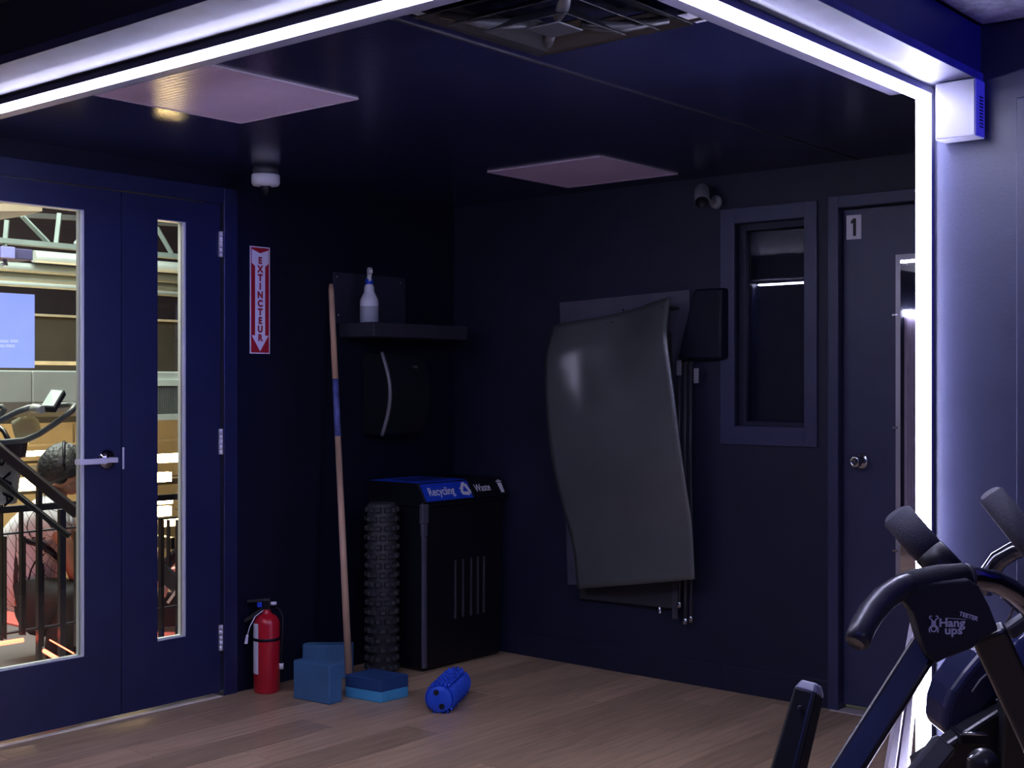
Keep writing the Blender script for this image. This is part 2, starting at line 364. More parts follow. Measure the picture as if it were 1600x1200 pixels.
# dropped beams that carry the light strips
b1 = tag(MB().box(1.70, XP, 1.278, 1.535, ZB, 2.75).build('beam_right', 'beam', bevel=.002), 'dropped dark beam across the alcove front, from above the machines to the centre', 'beam', kind='structure')
MB().box(1.70, XP, 1.272, 1.365, ZB - .002, ZB + .02).build('edge_strip', 'edge', b1, bevel=.001)
MB().box(1.95, XP, 1.456, 1.536, ZB - .0015, ZB + .005).build('glow_strip', 'soffit_glow', b1)  # light strip's spill painted as a lighter band on the soffit
b2 = tag(MB().box(1.70, 2.045, 1.535, YB, ZB, 2.75).build('beam_left', 'beam', bevel=.002), 'dropped dark beam running back over the glazed door at left', 'beam', kind='structure')
MB().box(1.694, 1.800, 1.365, YB, ZB - .002, ZB + .02).build('edge_strip', 'edge', b2, bevel=.001)
MB().box(1.944, 2.046, 1.536, YB, ZB - .0015, ZB + .005).build('glow_strip', 'soffit_glow', b2)
# light strips
def strip(name, boxes, dboxes, label):
    o = thing(name, boxes[0][:1] + boxes[0][2:3] + boxes[0][4:5], label, 'light strip', 'white light strips of the portal')
    a = MB(); [a.box(*q) for q in boxes]; a.build('channel', 'channel', o, bevel=.001)
    a = MB(); [a.box(*q) for q in dboxes]; a.build('diffuser', 'led', o, bevel=.004)
strip('light_strip', [(1.93, XP - .02, 1.404, 1.452, ZB - .020, ZB)], [(1.93, XP - .03, 1.411, 1.449, ZB - .030, ZB - .020)], 'white light strip under the beam above the foreground machines')
strip('light_strip', [(1.893, 1.941, 1.404, YB - .01, ZB - .020, ZB)], [(1.899, 1.936, 1.411, YB - .02, ZB - .030, ZB - .020)], 'white light strip under the beam running towards the glazed door')
strip('light_strip', [(XP - .018, XP, 1.408, 1.455, .0, ZB)], [(XP - .030, XP - .018, 1.411, 1.450, .01, ZB - .02)], 'vertical white light strip on the edge of the grey wall')

# ================================================================== GLAZED DOUBLE DOOR
GX0, GX1, GZ0, GZ1 = 2.13, 2.820, .275, 2.036
SX0, SX1, SZ0, SZ1 = 3.156, 3.299, .283, 2.034
def leaf(name, x0, x1, gx0, gx1, gz0, gz1, label):
    y0, y1 = YB - .002, YB + .046
    a = MB().box(x0, gx0, y0, y1, .016, DZ - .004).box(gx1, x1, y0, y1, .016, DZ - .004).box(gx0, gx1, y0, y1, .016, gz0).box(gx0, gx1, y0, y1, gz1, DZ - .004)
    o = tag(a.build(name, 'door'), label, 'door', kind='structure')
    for q in ((gx0, gx0 + .003, gz0, gz1), (gx1 - .011, gx1, gz0, gz1), (gx0, gx1, gz0, gz0 + .007), (gx0, gx1, gz1 - .004, gz1)):
        MB().box(q[0], q[1], y0 + .004, y0 + .020, q[2], q[3]).box(q[0], q[1], y0 + .026, y1 - .002, q[2], q[3]).build('glazing_bead', 'bead', o, bevel=.002)
    MB().box(gx0 + .002, gx1 - .002, y0 + .020, y0 + .026, gz0 + .002, gz1 - .002).build('pane', 'glass', o)
    return o
d2 = leaf('door_2', D0 + .004, DM - .002, GX0, GX1, GZ0, GZ1, 'dark navy door leaf with a large glass pane and lever handle')
d3 = leaf('door_3', DM + .002, D1, SX0, SX1, SZ0, SZ1, 'narrower dark navy door leaf with a slim glass pane and hinges')
# lever handle
f = fr_back(2.917, 1.048, YB - .002)
a = MB(f).lathe([(.001, .0), (.040, 0), (.040, .006), (.033, .014), (.020, .020), (.001, .021)], (0, 0, 0), (0, 0, 1), 28)
h = a.build('handle', mat('polished dark chrome', (.30, .30, .36), .08, 1.0, noise=0), d2)
a = MB(f).tube([(0, 0, .01), (0, 0, .055)], .011, 12).box(-.155, -.035, -.013, .009, .050, .062).box(-.04, .014, -.010, .010, .046, .062).box(-.155, -.143, -.013, .009, .02, .05)
a.build('lever', 'satin', h, bevel=.003)
MB(fr_back(2.992, 1.05, YB - .002)).box(-.004, .004, -.044, .044, 0, .004).build('strike_plate', 'satin', d2, bevel=.001)
for z in (1.954, 1.101, .253):
    a = MB()
    for k in range(5): a.cyl((D1 - .002, YB - .010, z - .055 + k * .0222), (D1 - .002, YB - .010, z - .055 + k * .0222 + .0212), .0085, n=12)
    a.box(D1 - .009, D1 + .004, YB - .006, YB - .0025, z - .055, z + .055)
    a.build('hinge', 'satin', d3)
tag(bx(D0, D1, YB - .02, YB + .12, -.006, .004).build('threshold', 'thresh', bevel=.002), 'pale metal threshold strip under the glazed double door', 'threshold', kind='structure')

# ================================================================== NUMBERED DOOR
a = bx(XR + .028, XR + .07, DY0, DY1 - .008, .022, DZ1)
d1 = tag(a.build('door_1', 'door1', bevel=.002), 'slate painted door numbered 1 with a round steel knob', 'door', kind='structure')
XD = XR + .028
p0, p1 = onx(1323, 337, XD), onx(1346, 373, XD)
f = fr_side((p0.y + p1.y) / 2, (p0.z + p1.z) / 2, XD)
hw, hh = (p0.y - p1.y) / 2, (p0.z - p1.z) / 2
n = MB(f).box(-hw, hw, -hh, hh, .0005, .0025).build('number_plate', 'offwhite', d1)
MB(f).prism([(-.012, .026), (-.002, .036), (.010, .036), (.010, -.037), (-.003, -.037), (-.003, .018), (-.012, .013)], .0025, .0034).build('numeral', 'black', n)
k = onx(1346, 720, XD); f = fr_side(k.y, k.z, XD)
kn = MB(f).lathe([(.001, 0), (.034, 0), (.034, .005), (.028, .010), (.014, .012), (.012, .034), (.022, .038), (.026, .048), (.026, .062), (.022, .070), (.014, .071), (.012, .069), (.001, .069)], (0, 0, 0), (0, 0, 1), 28).build('knob', 'chrome', d1)
MB(f).lathe([(.010, .0695), (.010, .0725), (.001, .0725)], (0, 0, 0), (0, 0, 1), 18).build('turn_button', 'dgrey', kn)
tag(bx(XR - .03, XR + .11, DY0, DY1 + .03, -.007, .003).build('threshold', mat('pinkish threshold', (.50, .42, .42), .3), bevel=.002), 'pale pinkish threshold strip under the door numbered 1', 'threshold', kind='structure')
# mirror on the door
my1, mz1, mz0 = onx(1400, 398, XD).y, onx(1400, 398, XD).z, onx(1400, 918, XD).z
my0 = my1 - .36
mr = thing('wall_mirror', (XD, (my0 + my1) / 2, mz0), 'tall mirror with a slanted silver border on the door numbered 1', 'mirror')
bw = .022
f = fr_side(my1, mz0, XD); mw, mh = my1 - my0, mz1 - mz0
MB(f).box(bw, mw - bw, bw, mh - bw, .001, .008).build('pane', 'mirror', mr)
a = MB(f)
q = [(0, 0), (mw, 0), (mw, mh), (0, mh)]; qi = [(bw, bw), (mw - bw, bw), (mw - bw, mh - bw), (bw, mh - bw)]
for i in range(4):
    jn = (i + 1) % 4
    a.add([(*q[i], .004), (*q[jn], .004), (*qi[jn], .008), (*qi[i], .008)], [(0, 1, 2, 3)])
    a.add([(*q[i], .001), (*q[jn], .001), (*q[jn], .004), (*q[i], .004)], [(0, 1, 2, 3)])
a.build('slanted_border', mat('frosted silver', (.75, .74, .80), .42, 1.0, noise=0), mr)
for zz in (onx(1400, 668, XD).z - mz0, onx(1400, 860, XD).z - mz0, onx(1400, 492, XD).z - mz0): MB(f).box(-.012, .012, zz - .004, zz + .004, .0085, .012).build('clip', 'chrome', mr, bevel=.001)
# small lit room behind the door and window
tag(MB().box(XR + .12, 6.2, 1.3, 4.7, -.06, -.006).box(6.2, 6.3, 1.3, 4.7, 0, 2.7).box(XR + .12, 6.2, 4.705, 4.8, 0, 2.7).box(XR + .12, 6.2, 1.3, 4.8, 2.7, 2.75).build('wall_closet', 'wall'), 'dark closet behind the small window', 'wall', kind='structure')
tag(bx(XR + .10, XR + .14, WY0 - .15, WY1 + .15, WZ0 - .15, WZ1 + .15).build('window_blind', 'wall'), 'dark blind drawn behind the small window', 'blind')
tag(bx(XR + .12, 5.7, DY0, DY1, -.006, .002).build('trim_4', mat('pale green leak', (.55, .62, .45), .6)), 'floor strip tinted green for the light leak behind the door numbered 1', 'trim', kind='structure')  # greenish leaked light is put into this strip's colour
# ribbed panel that the mirror shows
rp = thing('ribbed_panel', (-1.35, YB, 0), 'pale ribbed wall panel topped by a light strip, seen in the mirror', 'wall panel')
for k in range(12): MB().box(-.70 - k * .06 - .045, -.70 - k * .06, YB - .03, YB - .002, .02, 1.93).build('rib', mat('lilac rib', (.40, .34, .42), .5) if k == 0 else bpy.data.materials['lilac rib'], rp, bevel=.006)
MB().box(-1.45, -.68, YB - .07, YB - .002, 1.935, 1.985).build('lamp_tube', mat('pale lamp', (.8, .8, .85), .4, emit=LED_COL, estr=14), rp)

# ================================================================== CEILING FITTINGS
def panel(x0, x1, y0, y1, label):
    o = thing('ceiling_panel', ((x0 + x1) / 2, (y0 + y1) / 2, ZC), label, 'ceiling panel', 'square panels set in the alcove ceiling')
    MB().box(x0 + .004, x1 - .004, y0 + .004, y1 - .004, ZC - .004, ZC).build('lens', PANEL, o)
    MB().box(x0, x0 + .004, y0, y1, ZC - .006, ZC).box(x1 - .004, x1, y0, y1, ZC - .006, ZC).box(x0, x1, y0, y0 + .004, ZC - .006, ZC).box(x0, x1, y1 - .004, y1, ZC - .006, ZC).build('edge_frame', 'panel', o)
def prism_mat():
    m = mat('prismatic lens', (.78, .61, .92), .28, noise=.04)
    nt = m.node_tree; b = nt.nodes['Principled BSDF']; tc = nt.nodes.new('ShaderNodeTexCoord')
    br = nt.nodes.new('ShaderNodeTexBrick'); br.offset = 0; br.inputs['Scale'].default_value = 1
    br.inputs['Brick Width'].default_value = .022; br.inputs['Row Height'].default_value = .022; br.inputs['Mortar Size'].default_value = .003; br.inputs['Mortar Smooth'].default_value = 1
    nt.links.new(tc.outputs['Object'], br.inputs['Vector'])
    bp = nt.nodes.new('ShaderNodeBump'); bp.inputs['Strength'].default_value = .8; bp.inputs['Distance'].default_value = .004
    nt.links.new(br.outputs['Fac'], bp.inputs['Height']); nt.links.new(bp.outputs[0], b.inputs['Normal']); return m
PANEL = prism_mat()
panel(2.268, 2.868, 3.050, 3.650, 'larger looking pinkish square ceiling panel above the glazed door')
panel(4.215, 4.788, 3.072, 3.677, 'greyish square ceiling panel deeper in the alcove, above the hanging mat')
tag(MB().box(2.05, XR, 2.315, 2.327, ZC - .003, ZC).build('trim_5', 'tee'), 'thin dark ceiling joint strip behind the air diffuser', 'trim', kind='structure')
# air diffuser
vx0, vx1, vy0, vy1 = 2.20, 2.80, 1.66, 2.26
vcx, vcy = (vx0 + vx1) / 2, (vy0 + vy1) / 2
v = thing('air_diffuser', (vcx, vcy, ZC), 'black square ceiling air diffuser with nested vanes', 'air vent')
def ringquad(a, r0, z0, r1, z1, th=.003):
    P = lambda r, z: [(vcx - r, vcy - r, z), (vcx + r, vcy - r, z), (vcx + r, vcy + r, z), (vcx - r, vcy + r, z)]
    A, B, A2, B2 = P(r0, z0), P(r1, z1), P(r0, z0 + th), P(r1, z1 + th)
    for i in range(4):
        k = (i + 1) % 4
        a.hexa([A[i], A[k], B[k], B[i]], [A2[i], A2[k], B2[k], B2[i]])
a = MB(); ringquad(a, .30, ZC - .006, .27, ZC - .010); ringquad(a, .27, ZC - .010, .262, ZC - .002); a.build('frame', 'black_sat', v)
for r0, z0, r1, z1 in ((.245, ZC - .030, .165, ZC - .002), (.185, ZC - .046, .115, ZC - .010), (.125, ZC - .060, .060, ZC - .016)):
    a = MB(); ringquad(a, r0, z0, r1, z1); a.build('vane', 'black_sat', v, bevel=.001)
a = MB(); a.box(vcx - .05, vcx + .05, vcy - .05, vcy + .05, ZC - .052, ZC - .046); a.build('centre_plate', 'dgrey', v, bevel=.003)
for sx, sy in ((1, 1), (1, -1), (-1, 1), (-1, -1)):
    MB().tube([(vcx + sx * .045, vcy + sy * .045, ZC - .036), (vcx + sx * .11, vcy + sy * .11, ZC - .040), (vcx + sx * .2, vcy + sy * .2, ZC - .018)], [.012, .016, .010], 10).build('corner_rib', 'dgrey', v)
for sx, sy in ((-1, -1), (1, -1), (-1, 1), (1, 1)):
    MB().box(vcx + sx * .262 - .045, vcx + sx * .262 + .045, vcy + sy * .235 - .02, vcy + sy * .235 + .02, ZC - .007, ZC - .0055).build('lit_neck_patch', 'offwhite', v)  # off-white plates imitate lit patches inside the vent neck
# dome sensor and bullet camera
p = onz(415, 262, ZC)
o = thing('dome_camera', (p.x, p.y, ZC), 'white round dome camera hanging under the ceiling above the extinguisher sign', 'security camera')
MB().lathe([(.001, 0), (.050, 0), (.054, -.012), (.052, -.030), (.001, -.030)], p, (0, 0, 1), 28).build('base_ring', 'dgrey', o)
MB().lathe([(.001, -.030), (.058, -.030), (.060, -.036), (.060, -.066), (.054, -.076), (.026, -.080), (.001, -.080)], p, (0, 0, 1), 32).build('housing', 'white', o)
MB().lathe([(.024, -.078), (.023, -.092), (.017, -.108), (.008, -.117), (.001, -.119)], p, (0, 0, 1), 24).build('lens_dome', 'black', o)
p = onx(1120, 316, XR)
o = thing('bullet_camera', p, 'grey bullet camera on the side wall above the small window', 'security camera')
MB().lathe([(.001, 0), (.030, 0), (.030, .010), (.022, .018), (.001, .019)], p, (-1, 0, 0), 24).build('wall_base', 'grey', o)
ax = Vector((-.62, -.38, -.62)).normalized(); c0 = p + Vector((-.075, .03, .030)) - ax * .05
MB().tube([p + Vector((-.014, 0, 0)), p + Vector((-.045, .01, .0)), p + Vector((-.07, .025, .022))], .010, 10).build('arm', 'grey', o)
MB().lathe([(.001, 0), (.022, .002), (.031, .012), (.033, .02), (.033, .112), (.030, .116)], c0, ax, 24).build('body', 'grey', o)
MB().lathe([(.030, .116), (.027, .108), (.001, .108)], c0, ax, 24).build('lens_face', 'black', o)

# ================================================================== BACK WALL: SIGN, SHELF, BOTTLE, DISPENSER
p0, p1 = ony(390, 384, YB), ony(421, 553, YB)
sw, sh = p1.x - p0.x, p0.z - p1.z
f = fr_back((p0.x + p1.x) / 2, p1.z, YB)
s = thing('extinguisher_sign', ((p0.x + p1.x) / 2, YB, p1.z), 'red and white vertical sign with a downward arrow reading EXTINCTEUR', 'sign')
MB(f).box(-sw / 2, sw / 2, 0, sh, .0005, .003).build('plate', 'offwhite', s)
MB(f).box(-sw * .45, sw * .45, sh * .01, sh * .99, .003, .0036).build('red_field', 'signred', s)
ar = [(-.42, .972), (0, .938), (.42, .972), (.42, .845), (.25, .815), (.25, .170), (.42, .170), (0, .022), (-.42, .170), (-.25, .170), (-.25, .815), (-.42, .845)]
MB(f).prism([(x * sw, z * sh) for x, z in ar], .0036, .0042).build('arrow', 'offwhite', s)
a = MB()
for k, ch in enumerate('EXTINCTEUR'):
    o_, ux, uy, un = f; a.text(ch, .040, (o_ + uy * (sh * (.868 - k * .0802)), ux, uy, un), .0046, off=.0022)
a.build('lettering', 'signred', s)
# shelf with its back plate
shx0, shx1, shd = 4.166, 4.815, .235
zt, zb2 = 1.638, 1.570
s = thing('wall_shelf', ((shx0 + shx1) / 2, YB, zb2), 'black floating shelf on the back wall carrying the spray bottle', 'shelf')
MB().box(shx0, shx1, YB - shd, YB, zb2, zt).build('board', mat('black shelf laminate', (.026, .027, .045), .5), s, bevel=.004)
p0, p1 = ony(520, 425, YB), ony(632, 500, YB)
b = thing('backing_plate', ((p0.x + p1.x) / 2, YB, zt), 'dark acrylic splash plate screwed to the wall above the shelf', 'plate')
MB().box(p0.x, p1.x, YB - .006, YB, zt + .001, p0.z).build('sheet', mat('navy acrylic sheet', (.026, .029, .055), .3), b, bevel=.001)
for px, py in ((527, 432), (626, 442), (529, 492), (625, 499)):
    q = ony(px, py, YB - .006); MB().lathe([(.006, 0), (.005, .003), (.001, .004)], q, (0, -1, 0), 10).build('screw', 'chrome', b)
# spray bottle
p = ony(577, 499, YB - .13); p.z = zt
o = thing('spray_bottle', p, 'milky white trigger spray bottle with a blue collar on the wall shelf', 'spray bottle')
MB().lathe([(.001, .001), (.040, .001), (.044, .006), (.044, .078)], p, (0, 0, 1), 24).build('liquid_level', 'liquid', o)
MB().lathe([(.044, .078), (.044, .100), (.040, .116), (.027, .140), (.024, .150), (.0245, .166), (.020, .176), (.0165, .182), (.015, .19), (.001, .19)], p, (0, 0, 1), 24).build('body', 'bottle', o)
MB().lathe([(.0175, .182), (.0185, .186), (.0185, .204), (.016, .207), (.001, .207)], p, (0, 0, 1), 20).build('collar', 'blue', o)
hd = MB(fr(p, RT * .25 - FW * .97, UP, RT * .97 + FW * .25)).prism([(-.012, .205), (.011, .205), (.013, .222), (.035, .228), (.050, .233), (.050, .246), (.030, .258), (.004, .262), (-.014, .256), (-.018, .240), (-.010, .226)], -.0095, .0095)
hd.build('spray_head', 'white', o, bevel=.003)
MB(fr(p, RT * .25 - FW * .97, UP, RT * .97 + FW * .25)).prism([(.018, .236), (.026, .236), (.024, .215), (.029, .196), (.023, .197), (.017, .214)], -.006, .006).build('trigger', 'white', o, bevel=.002)
# towel dispenser
p0 = ony(562, 555, YB); p1 = ony(562, 682, YB)
dx0, dx1, dd = p0.x, p0.x + .30, .20
dz1, dz0 = 1.500, 1.105
o = thing('towel_dispenser', ((dx0 + dx1) / 2, YB, dz0), 'black rounded paper towel dispenser below the wall shelf', 'dispenser')
prof = []
H = dz1 - dz0
for k in range(17):
    t_ = k / 16; prof.append((dd * (.72 + .28 * math.sin(math.pi * t_)), t_ * H))
poly = [(0, 0)] + [(d_, z_) for d_, z_ in prof] + [(0, H)]
MB(fr((dx0, YB, dz0), (0, -1, 0), (0, 0, 1), (1, 0, 0))).prism(poly, .012, dx1 - dx0 - .012).build('cover', mat('glossy smoke plastic', (.009, .010, .016), .25), o, bevel=.012, seg=3)
e = MB()
for sx in (dx0 + .006,): e.tube([(sx, YB - d_ - .002, dz0 + z_) for d_, z_ in prof], .009, 8)
e.build('rim_highlight', mat('smoke rim highlight', (.16, .16, .19), .25), o)  # paler tube paints the shine on the dispenser's curved edge
MB().box(dx0 + .19, dx0 + .215, YB - dd * .88 - .006, YB - dd * .88 + .02, dz1 - .075, dz1 - .06).build('badge', 'dgrey', o)

# ================================================================== FLOOR THINGS AT THE BACK
# fire extinguisher
r_ = .057; p = onz(420, 1085, 0) + Vector((.03, .05, 0)); p.z = 0
o = thing('fire_extinguisher', p, 'red fire extinguisher with black handle standing on the floor by the door frame', 'fire extinguisher')
MB().lathe([(.001, .0), (r_ - .004, 0), (r_, .006), (r_, .300), (r_ - .005, .318), (r_ - .018, .334), (.022, .342), (.018, .350), (.018, .362), (.001, .362)], p, (0, 0, 1), 32).build('cylinder', 'red', o)
MB().lathe([(r_ + .0015, .228), (r_ + .0015, .240)], p, (0, 0, 1), 32).build('strap', 'black', o, solid=.003)
a = MB(); n_ = 10
ang0 = math.atan2((-RT).y, (-RT).x)
for i in range(n_ + 1):
    t_ = ang0 + .12 + .95 * i / n_
    for z_ in (.085, .305): a.v.append(p + Vector((math.cos(t_) * (r_ + .001), math.sin(t_) * (r_ + .001), z_)))
for i in range(n_): a.f.append((2 * i, 2 * i + 2, 2 * i + 3, 2 * i + 1)); a.sm.append(True)
lab = a.build('paper_label', 'offwhite', o)
f = fr(p, RT, UP, -FW)
MB(f).box(-.016, .018, .358, .405, -.014, .014).build('valve', 'black', o, bevel=.004)
MB(f).hexa([(.012, .410, -.012), (.012, .410, .012), (.020, .395, .012), (.020, .395, -.012)], [(-.085, .402, -.010), (-.085, .402, .010), (-.085, .392, .010), (-.06, .390, -.010)]).build('lever', 'black_sat', o, bevel=.002)
MB(f).hexa([(-.008, .378, -.010), (-.008, .378, .010), (.004, .360, .010), (.004, .360, -.010)], [(-.100, .315, -.009), (-.100, .315, .009), (-.095, .303, .009), (-.095, .303, -.009)]).build('carry_handle', 'black_sat', o, bevel=.002)
MB(f).tube([(.015, .386, 0), (.030, .386, 0), (.042, .388, 0)], [.008, .008, .007], 12).build('gauge', 'white', o)
MB(f).box(-.042, -.020, .370, .395, -.008, .008).build('safety_tag', 'blue', o, bevel=.003)
MB(f).tube([(-.01, .36, .012), (-.045, .335, .03), (-.068, .29, .035), (-.080, .25, .03)], .0022, 6).hexa([(-.092, .215, .03), (-.078, .215, .03), (-.074, .255, .031), (-.084, .255, .031)], [(-.092, .215, .032), (-.078, .215, .032), (-.074, .255, .033), (-.084, .255, .033)]).build('seal_strip', 'offwhite', o)
MB(f).tube([(.018, .372, -.012), (.050, .360, -.02), (.068, .33, -.01), (.068, .25, 0), (.064, .18, .005), (.064, .12, .005)], .0065, 8).build('hose', 'black', o)
MB(f).cyl((.064, .125, .005), (.064, .10, .005), .010, .011).build('nozzle', 'offwhite', o)
# broomstick
b0 = onz(546, 1072, 0); b0.z = .002; b1_ = ony(517, 444, YB - .022)
o = thing('broomstick', b0, 'long pale wooden stick with blue tape leaning against the back wall', 'stick')
tt = lambda k: b0.lerp(b1_, k)
MB().tube([tt(0), tt(.61)], [.0165, .0145], 14).build('lower_shaft', 'wood', o)
MB().tube([tt(.61), tt(.755)], [.0152, .0148], 14).build('tape_wrap', 'tape', o)
MB().tube([tt(.755), tt(.985), tt(1)], [.0142, .0135, .009], 14).build('upper_shaft', 'wood', o)
# knobbed foam roller
rb = .068; p = Vector((4.246, 4.358, 0))
o = thing('foam_roller', p, 'tall black knobbed massage roller standing upright beside the recycling bin', 'foam roller')
HR = .795
MB().lathe([(.001, 0), (rb - .01, 0), (rb, .01), (rb, HR - .01), (rb - .01, HR), (rb - .025, HR), (rb - .03, HR - .02), (.001, HR - .02)], p, (0, 0, 1), 32).build('core', 'rubber', o)
a = MB(); rows = 18
for i in range(rows):
    for k in range(11):
        t_ = 2 * math.pi * (k + (i % 2) * .5) / 11; z_ = .03 + i * (HR - .06) / (rows - 1)
        c_, s_ = math.cos(t_), math.sin(t_); n0 = Vector((c_, s_, 0)); tg = Vector((-s_, c_, 0)); q = p + n0 * (rb - .002) + UP * z_
        wv, hv = .0160, .0130
        a.hexa([q + tg * x + UP * zz for x, zz in ((-wv, -hv), (wv, -hv), (wv, hv), (-wv, hv))], [q + n0 * .016 + tg * x * .72 + UP * zz * .72 for x, zz in ((-wv, -hv), (wv, -hv), (wv, hv), (-wv, hv))])
kn = a.build('knobs', 'rubber', o, bevel=.002, seg=1); kn['kind'] = 'stuff'
# recycling station
YF = 4.192; x0 = ony(661, 900, YF).x; x1 = ony(788, 900, YF).x; yb = YB - .01; ht = .80
o = thing('recycling_station', ((x0 + x1) / 2, (YF + yb) / 2, 0), 'black two-stream bin with Recycling and Waste labels in the corner', 'bin')
MB().hexa([(x0 + .012, YF + .012, 0.0), (x1 - .012, YF + .012, 0), (x1 - .012, yb - .01, 0), (x0 + .012, yb - .01, 0)], [(x0, YF, ht - .02), (x1, YF, ht - .02), (x1, yb, ht - .02), (x0, yb, ht - .02)]).build('body', 'black', o, bevel=.022, seg=4)
MB().box(x0 - .008, x1 + .008, YF - .008, yb, ht - .03, ht).build('rim', 'black', o, bevel=.008)
MB().bar((x0 + .016, YF + .008, .02), (x0 + .004, YF - .002, ht - .16), .024, .018, (1, 0, 0)).bar((x0 + .004, YF - .002, ht - .16), (x0 + .002, YF - .004, ht - .10), .032, .020, (1, 0, 0)).bar((x0 + .002, YF - .004, ht - .10), (x0 + .002, YF - .005, ht - .01), .042, .024, (1, 0, 0)).build('corner_highlight', mat('highlight black plastic', (.075, .075, .11), .34), o, bevel=.005, seg=3)  # paler bars paint the highlight along the rounded bin corner
for px in (712, 724, 736.5, 747, 756.5):
    q = ony(px, 960, YF); MB().box(q.x - .003, q.x + .003, YF - .004, YF + .012, .225, .505).build('vent_rib', 'dgrey', o, bevel=.002)
xm = ony(739, 770, YF - .01).x
zl0, zl1 = .795, .884
def lid(xa, xb, top, label_m, txt_s, name):
    # a lid box with a sloped front apron
    yf0, yf1 = YF - .022, YF + .030
    a = MB(fr((0, 0, 0), (0, 1, 0), (0, 0, 1), (1, 0, 0))).prism([(yf0, zl0), (yf1, zl1), (yb, zl1), (yb, zl0)], xa, xb)
    l_ = a.build(name, 'black', o, bevel=.004)
    n0 = Vector((0, -(zl1 - zl0), (yf1 - yf0) * -1)).normalized(); n0 = Vector((0, -(zl1 - zl0), (yf1 - yf0))).normalized(); uy = Vector((0, yf1 - yf0, zl1 - zl0)).normalized()
    f_ = (Vector(((xa + xb) / 2, (yf0 + yf1) / 2, (zl0 + zl1) / 2)), Vector((1, 0, 0)), uy, n0)
    hw_, hh_ = (xb - xa) / 2 - .008, math.hypot(zl1 - zl0, yf1 - yf0) / 2 - .006
    if label_m: MB(f_).box(-hw_, hw_, -hh_, hh_, .0005, .002).build('label', label_m, l_)
    return l_, f_, hw_, hh_
l1, f1, hw1, hh1 = lid(x0 - .004, xm, True, 'blue', 'Recycling', 'recycling_lid')
MB().box(x0 + .002, xm - .006, YF + .034, yb - .006, zl1, zl1 + .003).build('top_plate', 'blue', l1, bevel=.001)
MB().box(x0 + .05, xm - .05, YF + .11, yb - .10, zl1 + .003, zl1 + .0042).build('opening', mat('deep blue opening', (.01, .03, .22), .5), l1)
def recycle_icon(a, f_, cx, cy, R, c):
    for k in range(3):
        t_ = math.radians(90 + 120 * k); rot = lambda x, y_: (cx + x * math.cos(t_) - y_ * math.sin(t_), cy + x * math.sin(t_) + y_ * math.cos(t_))
        w_ = R * .34
        body = [(R * .98, -R * .30), (R * .98, R * .22), (R * .20, R * .80), (-R * .06, R * .40), (R * .46, R * .06), (R * .46, -R * .30)]
        head = [(R * .34, R * 1.02), (-R * .12, R * .78), (-R * .02, R * .28)]
        sv = a.fr; a.fr = f_
        for pl_ in (body, head): a.add([(*rot(x, y_), c) for x, y_ in pl_], [tuple(range(len(pl_)))])
        a.fr = sv
MB().text('Recycling', .060, (f1[0] + f1[1] * (-.040), f1[1], f1[2], f1[3]), .0026, off=.0007, sx=.80).build('lettering', 'offwhite', l1)
a = MB(); recycle_icon(a, f1, hw1 - .036, 0, .039, .0026)
a.build('recycling_symbol', 'offwhite', l1)
l2, f2, hw2, hh2 = lid(xm + .002, x1 + .004, True, None, 'Waste', 'waste_lid')
MB().text('Waste', .055, (f2[0] + f2[1] * (-.042), f2[1], f2[2], f2[3]), .0012, off=.0007, sx=.78).build('lettering', 'offwhite', l2)
a = MB()
a.fr = f2; ix = hw2 - .022
a.add([(ix - .016, .020, .0012), (ix - .012, -.034, .0012), (ix + .012, -.034, .0012), (ix + .016, .020, .0012)], [(0, 1, 2, 3)])
a.add([(ix - .021, .024, .0012), (ix - .021, .031, .0012), (ix + .021, .031, .0012), (ix + .021, .024, .0012)], [(0, 1, 2, 3)])
a.add([(ix - .007, .032, .0012), (ix - .007, .037, .0012), (ix + .007, .037, .0012), (ix + .007, .032, .0012)], [(0, 1, 2, 3)]); a.fr = None
a.build('bin_symbol', 'offwhite', l2)
p = ony(629, 836, YB - .20); MB().tube([(x0 - .004 - k2, YB - .20 + .015 * math.sin(t_ * 3.14), .62 + .10 * t_) for t_, k2 in ((0, .0), (.2, .010), (.5, .016), (.8, .012), (1, 0))], .0022, 6).build('wire_loop', 'offwhite', o)
# yoga blocks
def block(pts, h, m1, label, m2=None, split=.5, tilt=None):
    lo = [Vector((q.x, q.y, 0)) for q in pts]
    o = thing('yoga_block', sum(lo, Vector()) / 4, label, 'yoga block', 'blue foam yoga blocks on the floor')
    if m2: 
        MB().hexa(lo, [q + UP * h * split for q in lo]).build('lower_layer', m1, o, bevel=.004)
        MB().hexa([q + UP * h * split for q in lo], [q + UP * h for q in lo]).build('upper_layer', m2, o, bevel=.004)
    else: MB().hexa(lo, [q + UP * h + (tilt or Vector()) for q in lo]).build('foam_body', m1, o, bevel=.006, seg=3)
A, B, D = onz(458, 1091, 0), onz(515, 1102, 0), onz(532, 1097, 0)
e1 = (B - A).normalized(); e2 = Vector((-e1.y, e1.x, 0)); e2 = e2 if e2.dot(FW) > 0 else -e2
L_ = (B - A).length; block([A, B, B + e2 * .078, A + e2 * .078], .165, 'block', 'greyish blue foam block standing on edge in front of another block')
A = onz(469, 1066, 0); B = onz(546, 1066, 0); e1 = (B - A).normalized(); e1 = (e1 + FW * .05).normalized(); e2 = Vector((-e1.y, e1.x, 0)); e2 = e2 if e2.dot(FW) > 0 else -e2
A = A + FW * .06
block([A, A + e1 * .228, A + e1 * .228 + e2 * .076, A + e2 * .076], .155, 'block', 'blue foam block standing behind, partly hidden by the wooden stick')
A, B, D = onz(551, 1091, 0), onz(595, 1099, 0), onz(644, 1087, 0)
e1 = (D - B).normalized(); e2 = (A - B).normalized()
